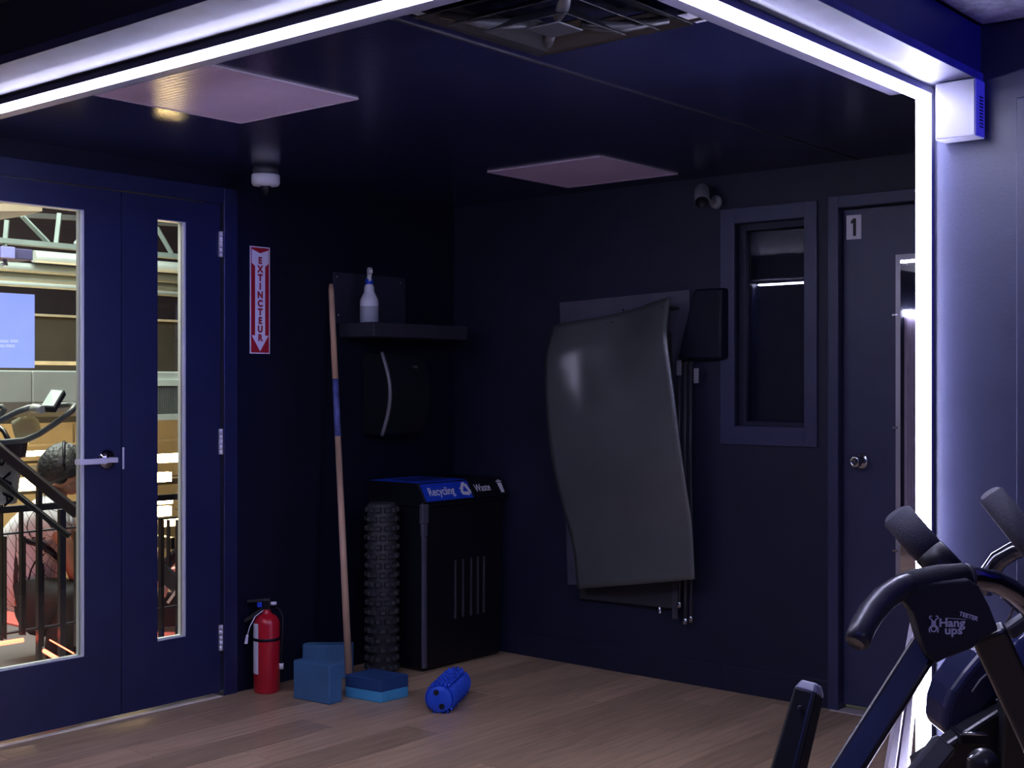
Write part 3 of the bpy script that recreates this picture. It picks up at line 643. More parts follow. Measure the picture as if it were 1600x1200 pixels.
block([B, B + e1 * .160, B + e1 * .160 + e2 * .20, B + e2 * .20], .098, 'block_lt', 'flat lying two-tone foam block, dark blue over light blue', 'block_dk', .46)
# spiky roller
rr = .060; q0 = onz(686, 1093, rr); q1 = onz(713, 1066, rr); ax = (q1 - q0).normalized(); ln = .33
o = thing('spiky_roller', Vector((q0.x, q0.y, 0)) + ax * ln / 2, 'bright blue spiked massage roller lying on the floor', 'massage roller')
MB().lathe([(.001, 0), (.016, 0), (.050, .0), (rr - .006, .004), (rr - .006, ln - .004), (.05, ln), (.001, ln)], q0, ax, 36).build('core', 'royal', o)
a = MB(); e = ax.orthogonal().normalized(); g = ax.cross(e)
for i in range(15):
    z_ = .018 + i * (ln - .036) / 14
    for k in range(20):
        t_ = 2 * math.pi * (k + .5 * (i % 2)) / 20; n0 = e * math.cos(t_) + g * math.sin(t_)
        if (k // 5) % 2 == 0: a.tube([q0 + ax * z_ + n0 * (rr - .008), q0 + ax * z_ + n0 * (rr + .003), q0 + ax * z_ + n0 * (rr + .009)], [.0072, .0066, .0035], 6)
for i in range(15):
    z_ = .018 + i * (ln - .036) / 14
    for st in (1, 3):
        arc = [q0 + ax * z_ + (e * math.cos(t_) + g * math.sin(t_)) * (rr + .0005) for t_ in [2 * math.pi * (st * 5 + 4.6 * u / 6) / 20 for u in range(7)]]
        a.tube(arc, .0045, 6)
a.build('spikes', 'royal', o)['kind'] = 'stuff'
dn = (UP - ax * UP.dot(ax)).normalized(); sd = ax.cross(dn)
for k in (-1, 1):
    c_ = q0 + dn * (.028 * k) + sd * (-.012 * k); a = MB().lathe([(.012, -.0012), (.001, -.0012)], c_, ax, 16); a.build('end_hole', mat('hole black', (.003, .003, .004), .9) if k < 0 else bpy.data.materials['hole black'], o)

# ================================================================== RIGHT WALL: MAT, RACK, ROPES
p0, p1 = onx(876, 473, XR), onx(1079, 453, XR)
o = thing('wall_board', (XR, (p0.y + p1.y) / 2, .42), 'dark acrylic board screwed to the side wall behind the hanging mat', 'board')
MB().hexa([(XR - .008, p0.y, p0.z), (XR - .008, p1.y, p1.z), (XR - .008, p1.y, .45), (XR - .008, p0.y - .05, .38)], [(XR - .001, p0.y, p0.z), (XR - .001, p1.y, p1.z), (XR - .001, p1.y, .45), (XR - .001, p0.y - .05, .38)]).build('sheet', 'acryl', o)
for px, py in ((918, 470), (974, 484)):
    q = onx(px, py, XR - .008); MB().lathe([(.006, 0), (.005, .003), (.001, .004)], q, (-1, 0, 0), 10).build('screw', 'chrome', o)
p0, p1 = onx(1058, 453, XR - .05), onx(1126, 561, XR - .05)
o = thing('wall_rack', (XR, (p0.y + p1.y) / 2, p1.z), 'dark boxy wall rack beside the mat with ropes hanging beneath', 'rack')
MB().hexa([(XR - .055, p0.y, p1.z), (XR - .055, p1.y, p1.z), (XR - .001, p1.y - .02, p1.z), (XR - .001, p0.y - .02, p1.z)], [(XR - .045, p0.y - .085, p0.z), (XR - .045, p1.y, p0.z), (XR - .001, p1.y - .02, p0.z), (XR - .001, p0.y - .085, p0.z)]).build('box', 'wall', o, bevel=.012, seg=3)
for k in range(3): MB().tube([(XR - .03 - .02 * k, p0.y - .03 - .04 * k, p1.z + .01), (XR - .05 - .02 * k, p0.y - .03 - .04 * k, p1.z - .02), (XR - .06 - .02 * k, p0.y - .03 - .04 * k, p1.z - .012)], .004, 6).build('hook', 'chrome', o)
def hang(px, y0, y1, r_, label, tagpy=None, tip=True, xo=.045, slant=0):
    a_, b_ = onx(px, y0, XR - xo), onx(px + slant, y1, XR - xo)
    o = thing('hanging_bar', a_, label, 'exercise rope', 'ropes hanging from the wall rack')
    MB().tube([a_, a_.lerp(b_, .35) + Vector((0, .004, 0)), a_.lerp(b_, .7) + Vector((0, -.003, 0)), b_], r_, 8).build('cord', 'dgrey', o)
    if tagpy:
        c_ = onx(tagpy[0], tagpy[1], XR - xo - .012); MB().box(c_.x - .002, c_.x + .002, c_.y - .012, c_.y + .012, c_.z - .033, c_.z + .033).build('tag', 'grey', o)
    if tip: MB().lathe([(.001, -.03), (r_ + .005, -.028), (r_ + .005, -.004), (r_, 0)], b_, (0, 0, 1), 10).build('metal_tip', 'chrome', o)
hang(1062, 566, 940, .006, 'dark hanging cord nearest the mat edge, under the wall rack', (1061, 575), True)
hang(1071, 566, 965, .008, 'thicker dark cord hanging in the middle under the wall rack', None, True)
hang(1080, 566, 962, .006, 'thin dark cord with a pale tag hanging furthest from the mat', (1088, 587), True)
# hanging mat
TL, TR, BL, BR = onx(862, 508, XR - .10), onx(1045, 464, XR - .13), onx(903, 920, XR - .10), onx(1086, 905, XR - .13)
def matfn(u, v_):
    P = TL.lerp(TR, u).lerp(BL.lerp(BR, u), v_)
    P.y += .045 * math.sin(math.pi * min(1, v_ * 1.15)) * (1 - u) * .9 - .02 * math.sin(math.pi * v_) * u
    sag = -.012 * math.sin(math.pi * u) * max(0, 1 - v_ * 5)
    P.z += sag if u < .8 else sag * .6
    P.x += -.055 * math.sin(math.pi * min(1, v_ * 1.25)) - .030 * math.sin(2.2 * math.pi * u + .8) * math.exp(-((v_ - .12) / .16) ** 2) \
        + .022 * math.exp(-((u - .22 - v_ * .3) / .10) ** 2) * math.exp(-((v_ - .2) / .14) ** 2) + .03 * max(0, .12 - v_) / .12 - .02 * v_ * math.sin(math.pi * u)
    return P
o = thing('exercise_mat', (XR - .1, 3.5, .42), 'large grey vinyl exercise mat hanging askew on the side wall', 'exercise mat')
MB().grid(matfn, 28, 48).build('sheet', 'mat', o, solid=.008)
for u_ in (.06, .5, .95):
    q = matfn(u_, .03); MB().cyl(q + Vector((-.008, 0, 0)), (XR - .0085, q.y, q.z), .005, n=8).build('peg', 'black_sat', o)
BL2, BR2 = onx(925, 935, XR - .03), onx(1062, 955, XR - .03)
o2 = thing('folded_mat', (XR - .03, 3.3, .36), 'second darker mat hanging behind, its lower hem below the grey mat', 'exercise mat')
MB().hexa([onx(885, 560, XR - .035), onx(1050, 520, XR - .035), onx(1056, 952, XR - .035), onx(905, 935, XR - .035)], [onx(885, 560, XR - .018), onx(1050, 520, XR - .018), onx(1056, 952, XR - .018), onx(905, 935, XR - .018)]).build('sheet', 'matdark', o2, bevel=.004)
MB().hexa([onx(1050, 900, XR - .042), onx(1059, 900, XR - .042), onx(1059, 967, XR - .042), onx(1050, 967, XR - .042)], [onx(1050, 900, XR - .037), onx(1059, 900, XR - .037), onx(1059, 967, XR - .037), onx(1050, 967, XR - .037)]).build('strap', 'dgrey', o2)
q = onx(1031, 958, XR - .045); MB().lathe([(.010, 0), (.010, .02), (.004, .03)], q, (0, 0, 1), 10).build('strap_end', 'chrome', o2)

# ================================================================== WHITE CONTROL BOX
bxX = XP - .07
y0_, y1_ = onx(1525, 160, bxX).y, onx(1461, 160, bxX).y
z0_, z1_ = 2.012, ZB - .004
o = thing('control_box', (XP, (y0_ + y1_) / 2, z0_), 'white plastic power box on the grey wall at the top of the vertical light strip', 'electrical box')
MB().box(bxX, XP - .002, y0_, y1_, z0_, z1_).build('housing', mat('pale box plastic', (.33, .33, .40), .4), o, bevel=.004)
for k in range(10): MB().box(bxX + .026, bxX + .050, y0_ - .0015, y0_ + .001, z1_ - .045 - k * .0088 - .0035, z1_ - .045 - k * .0088).build('vent_slot', 'black', o)
MB().box(bxX - .002, bxX + .003, y0_ + .004, y0_ + .0055, z0_ + .006, z1_ - .004).build('cover_seam', 'grey', o)

# ================================================================== FOREGROUND MACHINES
o = thing('inversion_table', (2.1, .9, 0), 'black inversion exercise table frame with a printed nylon cover in the right foreground', 'exercise machine')
hb = [(1418, 914, 2.19), (1450, 908, 2.20), (1490, 904, 2.21), (1522, 903, 2.22), (1552, 908, 2.24), (1580, 922, 2.27), (1606, 944, 2.30), (1630, 985, 2.34)]
MB().tube([W(*q) for q in hb], .0195, 16).build('handlebar', 'dchrome', o)
gp = [(1425, 913, 2.19), (1402, 921, 2.175), (1380, 936, 2.15), (1361, 958, 2.12), (1348, 980, 2.09), (1340, 1000, 2.06), (1338, 1004, 2.058)]
MB().tube([W(*q) for q in gp], [.0205, .021, .0212, .0212, .021, .020, .013], 16).build('foam_grip', mat('satin grip', (.045, .045, .058), .35), o)
MB().tube([W(1406, 921, 2.19), W(1430, 913, 2.195), W(1470, 906, 2.205), W(1505, 903, 2.215)], [.024, .026, .026, .025], 18).build('cover_sleeve', 'fabric', o)
MB().tube([W(1507, 904, 2.215), W(1513, 904, 2.217)], .0255, 16).build('collar', 'dgrey', o)
f = fr(W(1480, 960, 2.17), RT, UP, -FW); k = 2.17 / FPX
cp = [(1408, 915), (1408, 935), (1428, 958), (1440, 1000), (1450, 1025), (1462, 1038), (1478, 1030), (1520, 1014), (1536, 1000), (1562, 985), (1548, 950), (1530, 915), (1514, 905)]
MB(f).prism([((x - 1480) * k, (960 - y_) * k) for x, y_ in cp], -.05, 0).build('fabric_cover', 'fabric', o, bevel=.006, seg=3)
a = MB()
P2 = lambda x, y_: (f[0] + f[1] * ((x - 1480) * k) + f[2] * ((960 - y_) * k), f[1], f[2], f[3])
a.text('Hang', .0195, P2(1487, 973.5), .0012, off=.0006, sx=1.08)
a.text('ups', .0195, P2(1489.5, 985), .0012, off=.0006, sx=1.12)
a.text('TEETER', .0098, P2(1513, 963.0), .0012, off=.00035, rot=-.30)
a.fr = f
def pxl(x, y_): return ((x - 1480) * k, (960 - y_) * k, .0012)
a.add([pxl(1477, 965), pxl(1509, 967.3), pxl(1509, 968.2), pxl(1477, 965.9)], [(0, 1, 2, 3)])
def arc(cx, cy, r0, r1, a0, a1, n_=10):
    vs = []
    for i in range(n_ + 1):
        t_ = math.radians(a0 + (a1 - a0) * i / n_); vs += [pxl(cx + r0 * math.cos(t_), cy - r0 * math.sin(t_)), pxl(cx + r1 * math.cos(t_), cy - r1 * math.sin(t_))]
    a.add(vs, [(2 * i, 2 * i + 1, 2 * i + 3, 2 * i + 2) for i in range(n_)])
arc(1458.5, 982.5, 3.2, 5.2, 0, 360, 16); arc(1458.5, 984, 6.0, 8.0, -35, 110); arc(1458.5, 984, 6.0, 8.0, 70, 215)
arc(1458.5, 967, 2.6, 4.6, 180, 360); arc(1454, 964.5, 1.2, 3, 40, 300); arc(1463.5, 964.5, 1.2, 3, -120, 140)
a.add([pxl(1455, 970), pxl(1462, 970), pxl(1462, 978), pxl(1455, 978)], [(0, 1, 2, 3)]); a.fr = None
a.build('printed_logo', 'offwhite', o)
MB().bar(W(1452, 1000, 2.22), W(842, 1963, 2.0), .050, .030, RT + UP * .6).build('leg', 'black_sat', o, bevel=.008, seg=3)
MB().bar(W(1542, 985, 2.24), W(1870, 1691, 2.5), .062, .034, RT - UP * .4).build('leg', 'black_sat', o, bevel=.008, seg=3)
MB().bar(W(1380, 1700, 2.45), W(1840, 1672, 2.53), .04, .03, UP).build('cross_bar', 'black_sat', o, bevel=.004)

MB().tube([W(1399, 802, 2.44), W(1402, 806, 2.44), W(1440, 850, 2.41), W(1462, 874, 2.40)], [.022, .030, .030, .028], 16).build('rear_grip', 'foam', o)
MB().tube([W(1452, 862, 2.40), W(1482, 894, 2.38), W(1490, 905, 2.37)], [.031, .031, .02], 16).build('grip_sleeve', 'black', o)
# exercise bike behind it, at the right edge
o = thing('exercise_bike', (2.75, .75, 0), 'black upright exercise bike at the right edge behind the inversion table', 'exercise bike')
MB().tube([W(1546, 770, 2.62), W(1549, 774, 2.62), W(1600, 838, 2.58), W(1640, 885, 2.55)], [.020, .027, .027, .027], 16).build('foam_grip', 'foam', o)
MB().tube([W(1536, 925, 2.66), W(1545, 897, 2.65), W(1560, 875, 2.64), W(1585, 860, 2.63), W(1625, 852, 2.6), W(1645, 880, 2.56)], .019, 14).build('handlebar', 'dchrome', o)
d_ = 2.85; f = fr(W(1520, 1090, d_), RT, UP, -FW); k = d_ / FPX
cp = [(1530, 1022), (1506, 1050), (1486, 1078), (1476, 1106), (1474, 1136), (1480, 1156), (1496, 1154), (1530, 1128), (1562, 1094), (1585, 1060), (1600, 1020), (1570, 1000)]
MB(f).prism([((x - 1520) * k, (1090 - y_) * k) for x, y_ in cp], -.14, 0).build('shroud', mat('blue lit black plastic', (.018, .020, .055), .25), o, bevel=.018, seg=4)  # black plastic with the blue room light put into its colour
MB().tube([W(1519, 1081, d_ - .005), W(1532, 1062, d_ - .005), W(1542, 1053, d_ - .005)], .0022, 6).build('cable', 'grey', o)
MB().bar(W(1425, 1225, 2.72), W(1476, 1160, 2.75), .05, .04, RT).build('crank_arm', 'dgrey', o, bevel=.008)
MB().bar(W(1440, 1215, 2.80), W(1640, 1085, 2.88), .095, .05, UP).build('frame_beam', 'black_sat', o, bevel=.008)
q = W(1522, 1156, 2.78); MB(fr(q, RT, UP, -FW)).box(-.030, .030, -.012, .012, -.09, .0).build('pedal', 'black', o, bevel=.004)
MB().tube([W(1504, 1145, 2.74), W(1542, 1148, 2.74)], .0028, 8).build('pedal_edge', 'chrome', o)
MB().lathe([(.001, 0), (.09, 0), (.10, .01), (.10, .05), (.001, .06)], W(1625, 1050, 2.72), -FW, 32).build('flywheel_cover', mat('blue lit gloss plastic', (.02, .025, .11), .2), o)  # blue light on the cover is painted into its colour
MB().lathe([(.001, 0), (.03, 0), (.033, .008), (.03, .03), (.001, .034)], W(1533, 1192, 2.62), -FW, 24).build('crank_hub', 'black_sat', o)
MB().tube([W(1512, 1187, 2.60), W(1522, 1182, 2.60)], .004, 8).build('pedal_bolt', 'chrome', o)
MB().bar(W(1590, 1020, 2.8), W(1560, 1500, 2.85), .06, .05, RT).build('seat_post', 'black_sat', o, bevel=.006)
MB().bar(W(1400, 1553, 2.86), W(1660, 1500, 2.98), .06, .04, UP).build('base_bar', 'black_sat', o, bevel=.006)
MB().bar(W(1568, 985, 2.55), W(1588, 940, 2.55), .004, .004).bar(W(1560, 928, 2.55), W(1608, 972, 2.55), .004, .004).build('cable_stay', 'chrome', o)
MB().bar(W(1572, 990, 2.5), W(1612, 962, 2.5), .03, .03, UP).build('cable_boss', 'dgrey', o, bevel=.008)
# pale upright
o = thing('machine_upright', W(1380, 1379, 3.5), 'pale tapered steel upright standing just behind the vertical light strip', 'machine post')
for xa, xb, da, db, nm in (((1427, 1353), (1434.2, 1376), 3.45, 3.50, 'left_rail'), ((1435, 1378), (1443, 1405), 3.49, 3.55, 'right_rail')):
    A0, A1 = W(xa[0], 975, da), W(xa[1], 1379, da); B0, B1 = W(xb[0], 975, db), W(xb[1], 1379, db); A1.z = B1.z = 0
    MB().hexa([A0, B0, B1, A1], [q + FW * .03 for q in (A0, B0, B1, A1)]).build('rail', mat('pale painted steel rail', (.62, .60, .70), .4) if nm == 'left_rail' else bpy.data.materials['pale painted steel rail'], o, bevel=.002)
# black post at the lower left of the machines
o = thing('bench_post', W(1100, 1985, 2.0) * 1.0, 'black sloping square post with a grey cap left of the machines', 'machine post')
Pt, Pb = W(1264, 1082, 2.10), W(1138, 1560, 1.98); Pb2 = Pb.copy(); dirn = (Pb - Pt).normalized(); Pb = Pt + dirn * ((Pt.z - .02) / -dirn.z)
sd = (RT * .80 - FW * .6); sd = (sd - dirn * sd.dot(dirn)).normalized(); bk = dirn.cross(sd)
def sec(c, wd, th, ch=.25):
    return [c + sd * (x * wd / 2) + bk * (y_ * th / 2) for x, y_ in ((-1, -1 + ch), (-1 + ch, -1), (1 - ch, -1), (1, -1 + ch), (1, 1 - ch), (1 - ch, 1), (-1 + ch, 1), (-1, 1 - ch))]
a = MB(); A_, B_ = sec(Pt, .040, .040), sec(Pb, .085, .07)
a.add(A_ + B_, [tuple(range(8)), tuple(range(15, 7, -1))] + [(i, i + 8, (i + 1) % 8 + 8, (i + 1) % 8) for i in range(8)]); a.build('post', 'black_sat', o, bevel=.002)
A_, B_ = sec(Pt - dirn * .016, .028, .026), sec(Pt, .041, .041)
MB().add(A_ + B_, [tuple(range(8)), tuple(range(15, 7, -1))] + [(i, i + 8, (i + 1) % 8 + 8, (i + 1) % 8) for i in range(8)]).build('end_cap', mat('lilac grey cap', (.32, .32, .40), .45), o, bevel=.003)
MB().lathe([(.004, 0), (.004, .003), (.001, .003)], W(1250, 1106, 2.075), -FW, 10).build('bolt', 'dgrey', o)
MB().box(Pb.x - .12, Pb.x + .12, Pb.y - .04, Pb.y + .04, 0, .03).build('foot_bar', 'black_sat', o, bevel=.006)

# ================================================================== HALL BEYOND THE GLASS
tag(bx(-2, 9, YB + .14, 7.6, -.06, -.004).build('floor_mezzanine', 'gymfloor'), 'dark rubber floor just beyond the glazed door', 'floor', kind='structure')
tag(bx(1.6, 3.6, YB + .121, 5.5, -.004, .004).build('trim_6', 'leak_floor'), 'floor strip coloured pale for the light leak under the glazed door', 'trim', kind='structure')  # pale sheet over the dark floor carries the leaked light as colour
tag(bx(-2, 14, 13.0, 13.2, 2.1, 6).build('wall_hall', 'maroon'), 'dark maroon upper wall of the hall', 'wall', kind='structure')
zl = ony(90, 575, 13.0).z
tag(bx(-2, 14, 12.95, 13.2, zl - .6, 2.085).build('wall_gallery', 'olive'), 'olive brown middle wall of the hall', 'wall', kind='structure')
tag(bx(-2, 14, 12.9, 12.94, 2.085, 2.11).build('trim_7', 'cream'), 'thin cream rail across the hall wall', 'trim', kind='structure')
tag(bx(-2, 16, 17.0, 17.1, -6, 1.6).build('wall_lower', 'tan'), 'warm lit tan wall low in the hall', 'wall', kind='structure')
tag(bx(-2, 14, 4.8, 13, 5.6, 5.7).build('ceiling_hall', 'deck'), 'dark corrugated roof deck of the hall', 'ceiling', kind='structure')
tag(MB().box(-2, 14, YB + .14, YB + .3, 2.75, 6).box(-2.2, -2, YB + .14, 13.2, -1, 6).build('wall_hall_side', 'olive'), 'plain walls closing the hall around the door', 'wall', kind='structure')
def xa(px, py, Y): return ony(px, py, Y)
def pipe(py60, rpx, Y, label, m='duct', x0=None):
    c_ = ony(60, py60, Y); d_ = (c_ - Vector((0, 0, HC))).dot(FW); r_ = rpx * d_ / FPX
    o = MB().cyl((x0 if x0 is not None else 1.0, Y, c_.z), (11, Y, c_.z), r_, n=20); o = o.build('pipe', m)
    tag(o, label, 'pipe'); return o
pipe(401, 9.5, 11.0, 'uppermost pale pipe, running beside the lilac speaker', x0=ony(52, 400, 11).x)
pipe(420, 7.5, 11.1, 'second pale pipe, just under the lilac speaker')
pipe(435.5, 9.0, 11.2, 'wide pale duct below the second pipe')
pipe(446, 4.2, 10.9, 'thin bright pipe, lowest of the row above the screen')
# truss
Yt = 9.6
t_ = thing('roof_truss', (4, Yt, ony(60, 390, Yt).z), 'pale steel roof truss with diagonal web bars', 'truss')
zb_, zt_ = ony(60, 381.5, Yt).z, ony(60, 326, Yt).z + .15
MB().box(1, 10, Yt - .05, Yt + .05, zb_ - .020, zb_ + .020).build('bottom_chord', 'truss', t_)
MB().box(1, 10, Yt - .05, Yt + .05, zt_, zt_ + .08).build('top_chord', 'truss', t_)
for (xa_, ya_), (xb_, yb_) in (((35, 338), (75, 379)), ((93, 333), (87.5, 382)), ((11, 344), (7.5, 384)), ((245, 356), (268, 396)), ((150, 340), (118, 382)), ((300, 340), (330, 392))):
    MB().bar(ony(xa_, ya_, Yt - .03), ony(xb_, yb_, Yt - .03), .035, .02, RT).build('web_bar', 'truss', t_)
t_ = thing('roof_truss', (4, 11.6, 3.2), 'second roof truss further back, mostly shadowed', 'truss')
for k in range(6):
    z_ = 2.75 + k * .16; MB().bar((1.2, 11.7 + k * .1, z_), (10, 11.3 + k * .1, z_ + .35), .05, .04, UP).build('purlin', 'green_steel' if k % 2 else 'deck', t_)
q = ony(20, 340, 8.2); tag(MB().hexa([ony(-40, 330, 8.0), ony(66, 330, 8.0), ony(40, 337, 9.0), ony(-40, 350, 9.0)], [v_ + Vector((0, 0, .05)) for v_ in (ony(-40, 330, 8.0), ony(66, 330, 8.0), ony(40, 337, 9.0), ony(-40, 350, 9.0))]).build('ceiling_baffle', 'cream'), 'tan hanging ceiling board at the top left of the glass', 'ceiling board')
# speaker and screen
a0, a1 = ony(-30, 383, 10.2), ony(52, 407, 10.2)
o = thing('hanging_speaker', a0.lerp(a1, .5), 'lilac lit box speaker hanging under the truss', 'speaker')
MB().box(a0.x, a1.x, 10.2, 10.5, a1.z, a0.z).build('case', 'lilac', o, bevel=.01)
g0, g1 = ony(1, 384.5, 10.19), ony(22, 404, 10.19); MB().box(g0.x, g1.x, 10.17, 10.2, g1.z, g0.z).build('grille', 'lilac_lt', o, bevel=.005)
MB().tube([ony(7, 405, 10.3), ony(9, 413, 10.3), ony(2, 414, 10.3)], .02, 8).build('bracket', 'chrome', o)
a0, a1 = ony(-90, 452, 9.8), ony(54.5, 575, 9.8)
o = thing('wall_screen', a0.lerp(a1, .5), 'large lavender lit display screen hanging in the hall', 'screen')
MB().box(a0.x, a1.x, 9.8, 9.86, a1.z, a0.z).build('panel', 'screen', o, bevel=.004)
a = MB()
for r0, xs in ((533, ((-10, 14), (17, 29))), (540.5, ((-12, 8), (10, 24)))):
    for u0, u1 in xs:
        e0, e1 = ony(u0, r0 - 2.6, 9.79), ony(u1, r0 + 2.6, 9.79); a.box(e0.x, e1.x, 9.797, 9.799, e1.z, e0.z)
a.build('blurred_caption', 'screen_txt', o)
MB().tube([ony(-45, 452, 9.83), ony(-45, 392, 9.83)], .01, 6).build('hanger', 'chrome', o)
# big rectangular duct with grille
Yd = 9.2
zt_, zb_ = ony(60, 579, Yd).z, ony(60, 652, Yd).z
o = thing('air_duct', (5, Yd, zb_), 'big grey sheet metal duct at eye level with a louvred grille', 'duct')
prf = [(0, zt_), (0, zb_ + .12), (.03, zb_ + .04), (.10, zb_), (.9, zb_ - .02), (.9, zt_)]
for xa_, xb_ in ((0.5, ony(50, 600, Yd).x), (ony(50.6, 600, Yd).x, ony(170, 600, Yd).x), (ony(170.6, 600, Yd).x, 9)):
    MB(fr((0, Yd, 0), (0, 1, 0), (0, 0, 1), (1, 0, 0))).prism(prf, xa_, xb_).build('duct_section', 'duct', o, bevel=.01)
g0, g1 = ony(238, 603, Yd), ony(300, 646, Yd)
gr = MB().box(g0.x, g1.x, Yd - .012, Yd - .001, g1.z, g0.z).build('grille', mat('dark grille', (.05, .055, .055), .6), o)
for k in range(22):
    xx = g0.x + (g1.x - g0.x) * (k + .5) / 22; MB().box(xx - .003, xx + .003, Yd - .024, Yd - .012, g1.z, g0.z).build('louvre', 'louvre', gr)
MB().box(g0.x - .05, g1.x + .05, Yd - .03, Yd, g0.z, g0.z + .05).box(g0.x - .05, g1.x + .05, Yd - .03, Yd, g1.z - .05, g1.z).build('grille_frame', 'green_steel', o)
tag(bx(3.0, 8, 12.0, 12.3, ony(265, 572, 12).z, ony(265, 567, 12).z).build('ledge', 'cream'), 'cream ledge above the duct seen through the slim pane', 'ledge')
q = ony(38, 672, 10.2); MB0 = MB().lathe([(.001, -.09), (.10, -.08), (.12, 0), (.10, .09), (.06, .13), (.001, .13)], q, (.8, -.5, .25), 20).build('duct_elbow', 'bead'); tag(MB0, 'round duct end hanging under the big grey duct', 'duct')
# warm lamps and rails low in the hall
def lamp(px0, px1, py, hpx, Y, label, m='warm', cat='lamp', name='tube_lamp'):
    a0, a1 = ony(px0, py - hpx / 2, Y), ony(px1, py + hpx / 2, Y); o = thing(name, a0.lerp(a1, .5), label, cat, 'warm lamps low in the hall')
    MB().box(a0.x, a1.x, Y, Y + .06, a1.z, a0.z).build('tube', m, o); MB().box(a0.x, a1.x, Y + .06, Y + .0895, a1.z, a0.z).build('housing', 'cream', o)
tag(bx(-2, 16, 7.6, 17, -3.1, -3.0).build('floor_lower', 'tan'), 'lower floor of the hall', 'floor', kind='structure')
for pa, pb, nm in ((-45, 150, 'black steel lamp rack low in the hall behind the crouching person'), (180, 310, 'black steel lamp rack low in the hall behind the slim pane')):
    o = thing('lamp_rack', ony((pa + pb) / 2, 760, 11.12) * 1.0, nm, 'rack', 'racks that carry the warm lamps')
    for px in (pa, pb):
        q = ony(px, 700, 11.12); MB().box(q.x - .03, q.x + .03, 11.09, 11.15, -3.0, q.z + .05).build('upright', 'black_sat', o)
    for py in ((708, 735, 757) if pa < 0 else (717, 747, 783, 801, 817)):
        a0, a1 = ony(pa, py, 11.12), ony(pb, py, 11.12); zz = ony(100 if pa < 0 else 240, py, 11.0).z; MB().box(a0.x, a1.x, 11.09, 11.11, zz - .008, zz + .008).build('crossbar', 'black_sat', o)
lamp(18, 62, 757, 17, 11.0, 'broad bright warm lamp left of the crouching person')
lamp(14, 40, 735, 6, 11.0, 'short warm lamp above the broad one, left of the person')
lamp(30, 112, 708, 4, 11.0, 'long thin warm lamp at the height of the person head')
lamp(200, 283, 717, 9, 11.0, 'uppermost bright warm lamp in the slim pane')
lamp(200, 268, 747, 10, 11.0, 'second bright warm lamp in the slim pane')
lamp(200, 270, 783, 7, 11.0, 'third bright warm lamp in the slim pane')
lamp(200, 268, 801, 9, 11.0, 'fourth bright warm lamp in the slim pane')
lamp(255, 283, 817, 7, 11.0, 'lowest bright warm lamp in the slim pane')
for py, hp, Y, m, lb in ((700, 3.5, 16, 'cream', 'upper cream rail low in the hall'), (737, 5, 14, 'duct', 'grey rail between the warm lamps'), (727, 3, 15, 'olive', 'dark rail under the long thin lamp'), (766, 4, 14, 'cream', 'cream rail under the second lamp'), (775, 9, 14.5, 'olive', 'dark band above the third lamp')):
    a0, a1 = ony(-20, py - hp / 2, Y), ony(330, py + hp / 2 , Y); tag(MB().bar((a0.x, Y, a0.z), (a1.x, Y, a0.z), .03 * hp / 3, .05, UP).build('hall_rail', m), lb, 'rail')
for px0, px1, py0, py1, m, lb in ((252, 262, 838, 862, 'cream', 'small cream cabinet behind the rack bars'), (268, 274, 840, 858, 'black', 'dark small cabinet door behind the rack bars'), (248, 283, 826, 838, 'olive', 'grey low wall behind the rack bars')):
    Yc = {'black': 10.5, 'olive': 11.5}.get(m, 11); a0, a1 = ony(px0, py0, Yc), ony(px1, py1, Yc); tag(MB().box(a0.x, a1.x, Yc, Yc + .3, a1.z, a0.z).build('hall_cabinet', m, bevel=.01), lb, 'cabinet')
# cable drop
tag(MB().tube([ony(115, 662, 10), ony(115.5, 692, 10)], .012, 6).build('pull_string', 'cream'), 'thin pale string hanging under the grey duct', 'string')

# railing
YR = 5.34
o = thing('railing', (3.0, YR, 0), 'black steel bar railing in front of the crouching person', 'railing')
def rail(px0, py0, px1, py1, hp, nm='rail', Y0=YR, Y1=YR):
    a0, a1 = ony(px0, py0, Y0), ony(px1, py1, Y1); d_ = (a0 - Vector((0, 0, HC))).dot(FW)
    MB().bar(a0, a1, hp * d_ / FPX, .02, UP).build(nm, 'black_sat', o, bevel=.002)
rail(-60, 801.5, 330, 772, 11); rail(-60, 841, 330, 803, 3); rail(-60, 1001, 330, 938, 3.4)
for px, wpx, y0_, y1_, nm in ((61, 7, 740, 1035, 'post'), (96.5, 10, 796, 1040, 'post'), (2, 2.4, 755, 1000, 'baluster'), (7.5, 2.2, 838, 998, 'baluster'), (33, 3.6, 795, 992, 'baluster'), (37.5, 2, 838, 992, 'baluster'), (66, 2.4, 880, 1010, 'baluster'), (118.5, 2.4, 830, 1010, 'baluster'),
                             (250, 1.8, 812, 1000, 'baluster'), (253.5, 2.2, 812, 1000, 'baluster'), (263, 2, 812, 885, 'baluster'), (277, 2.4, 812, 1000, 'baluster')):
    a0, a1 = ony(px, y0_, YR), ony(px, y1_, YR); d_ = (a0 - Vector((0, 0, HC))).dot(FW)
    if nm == 'post': a1.z = 0
    MB().box(a0.x - wpx * d_ / FPX / 2, a0.x + wpx * d_ / FPX / 2, YR - .012, YR + .012, a1.z, a0.z).build(nm, 'black_sat', o)
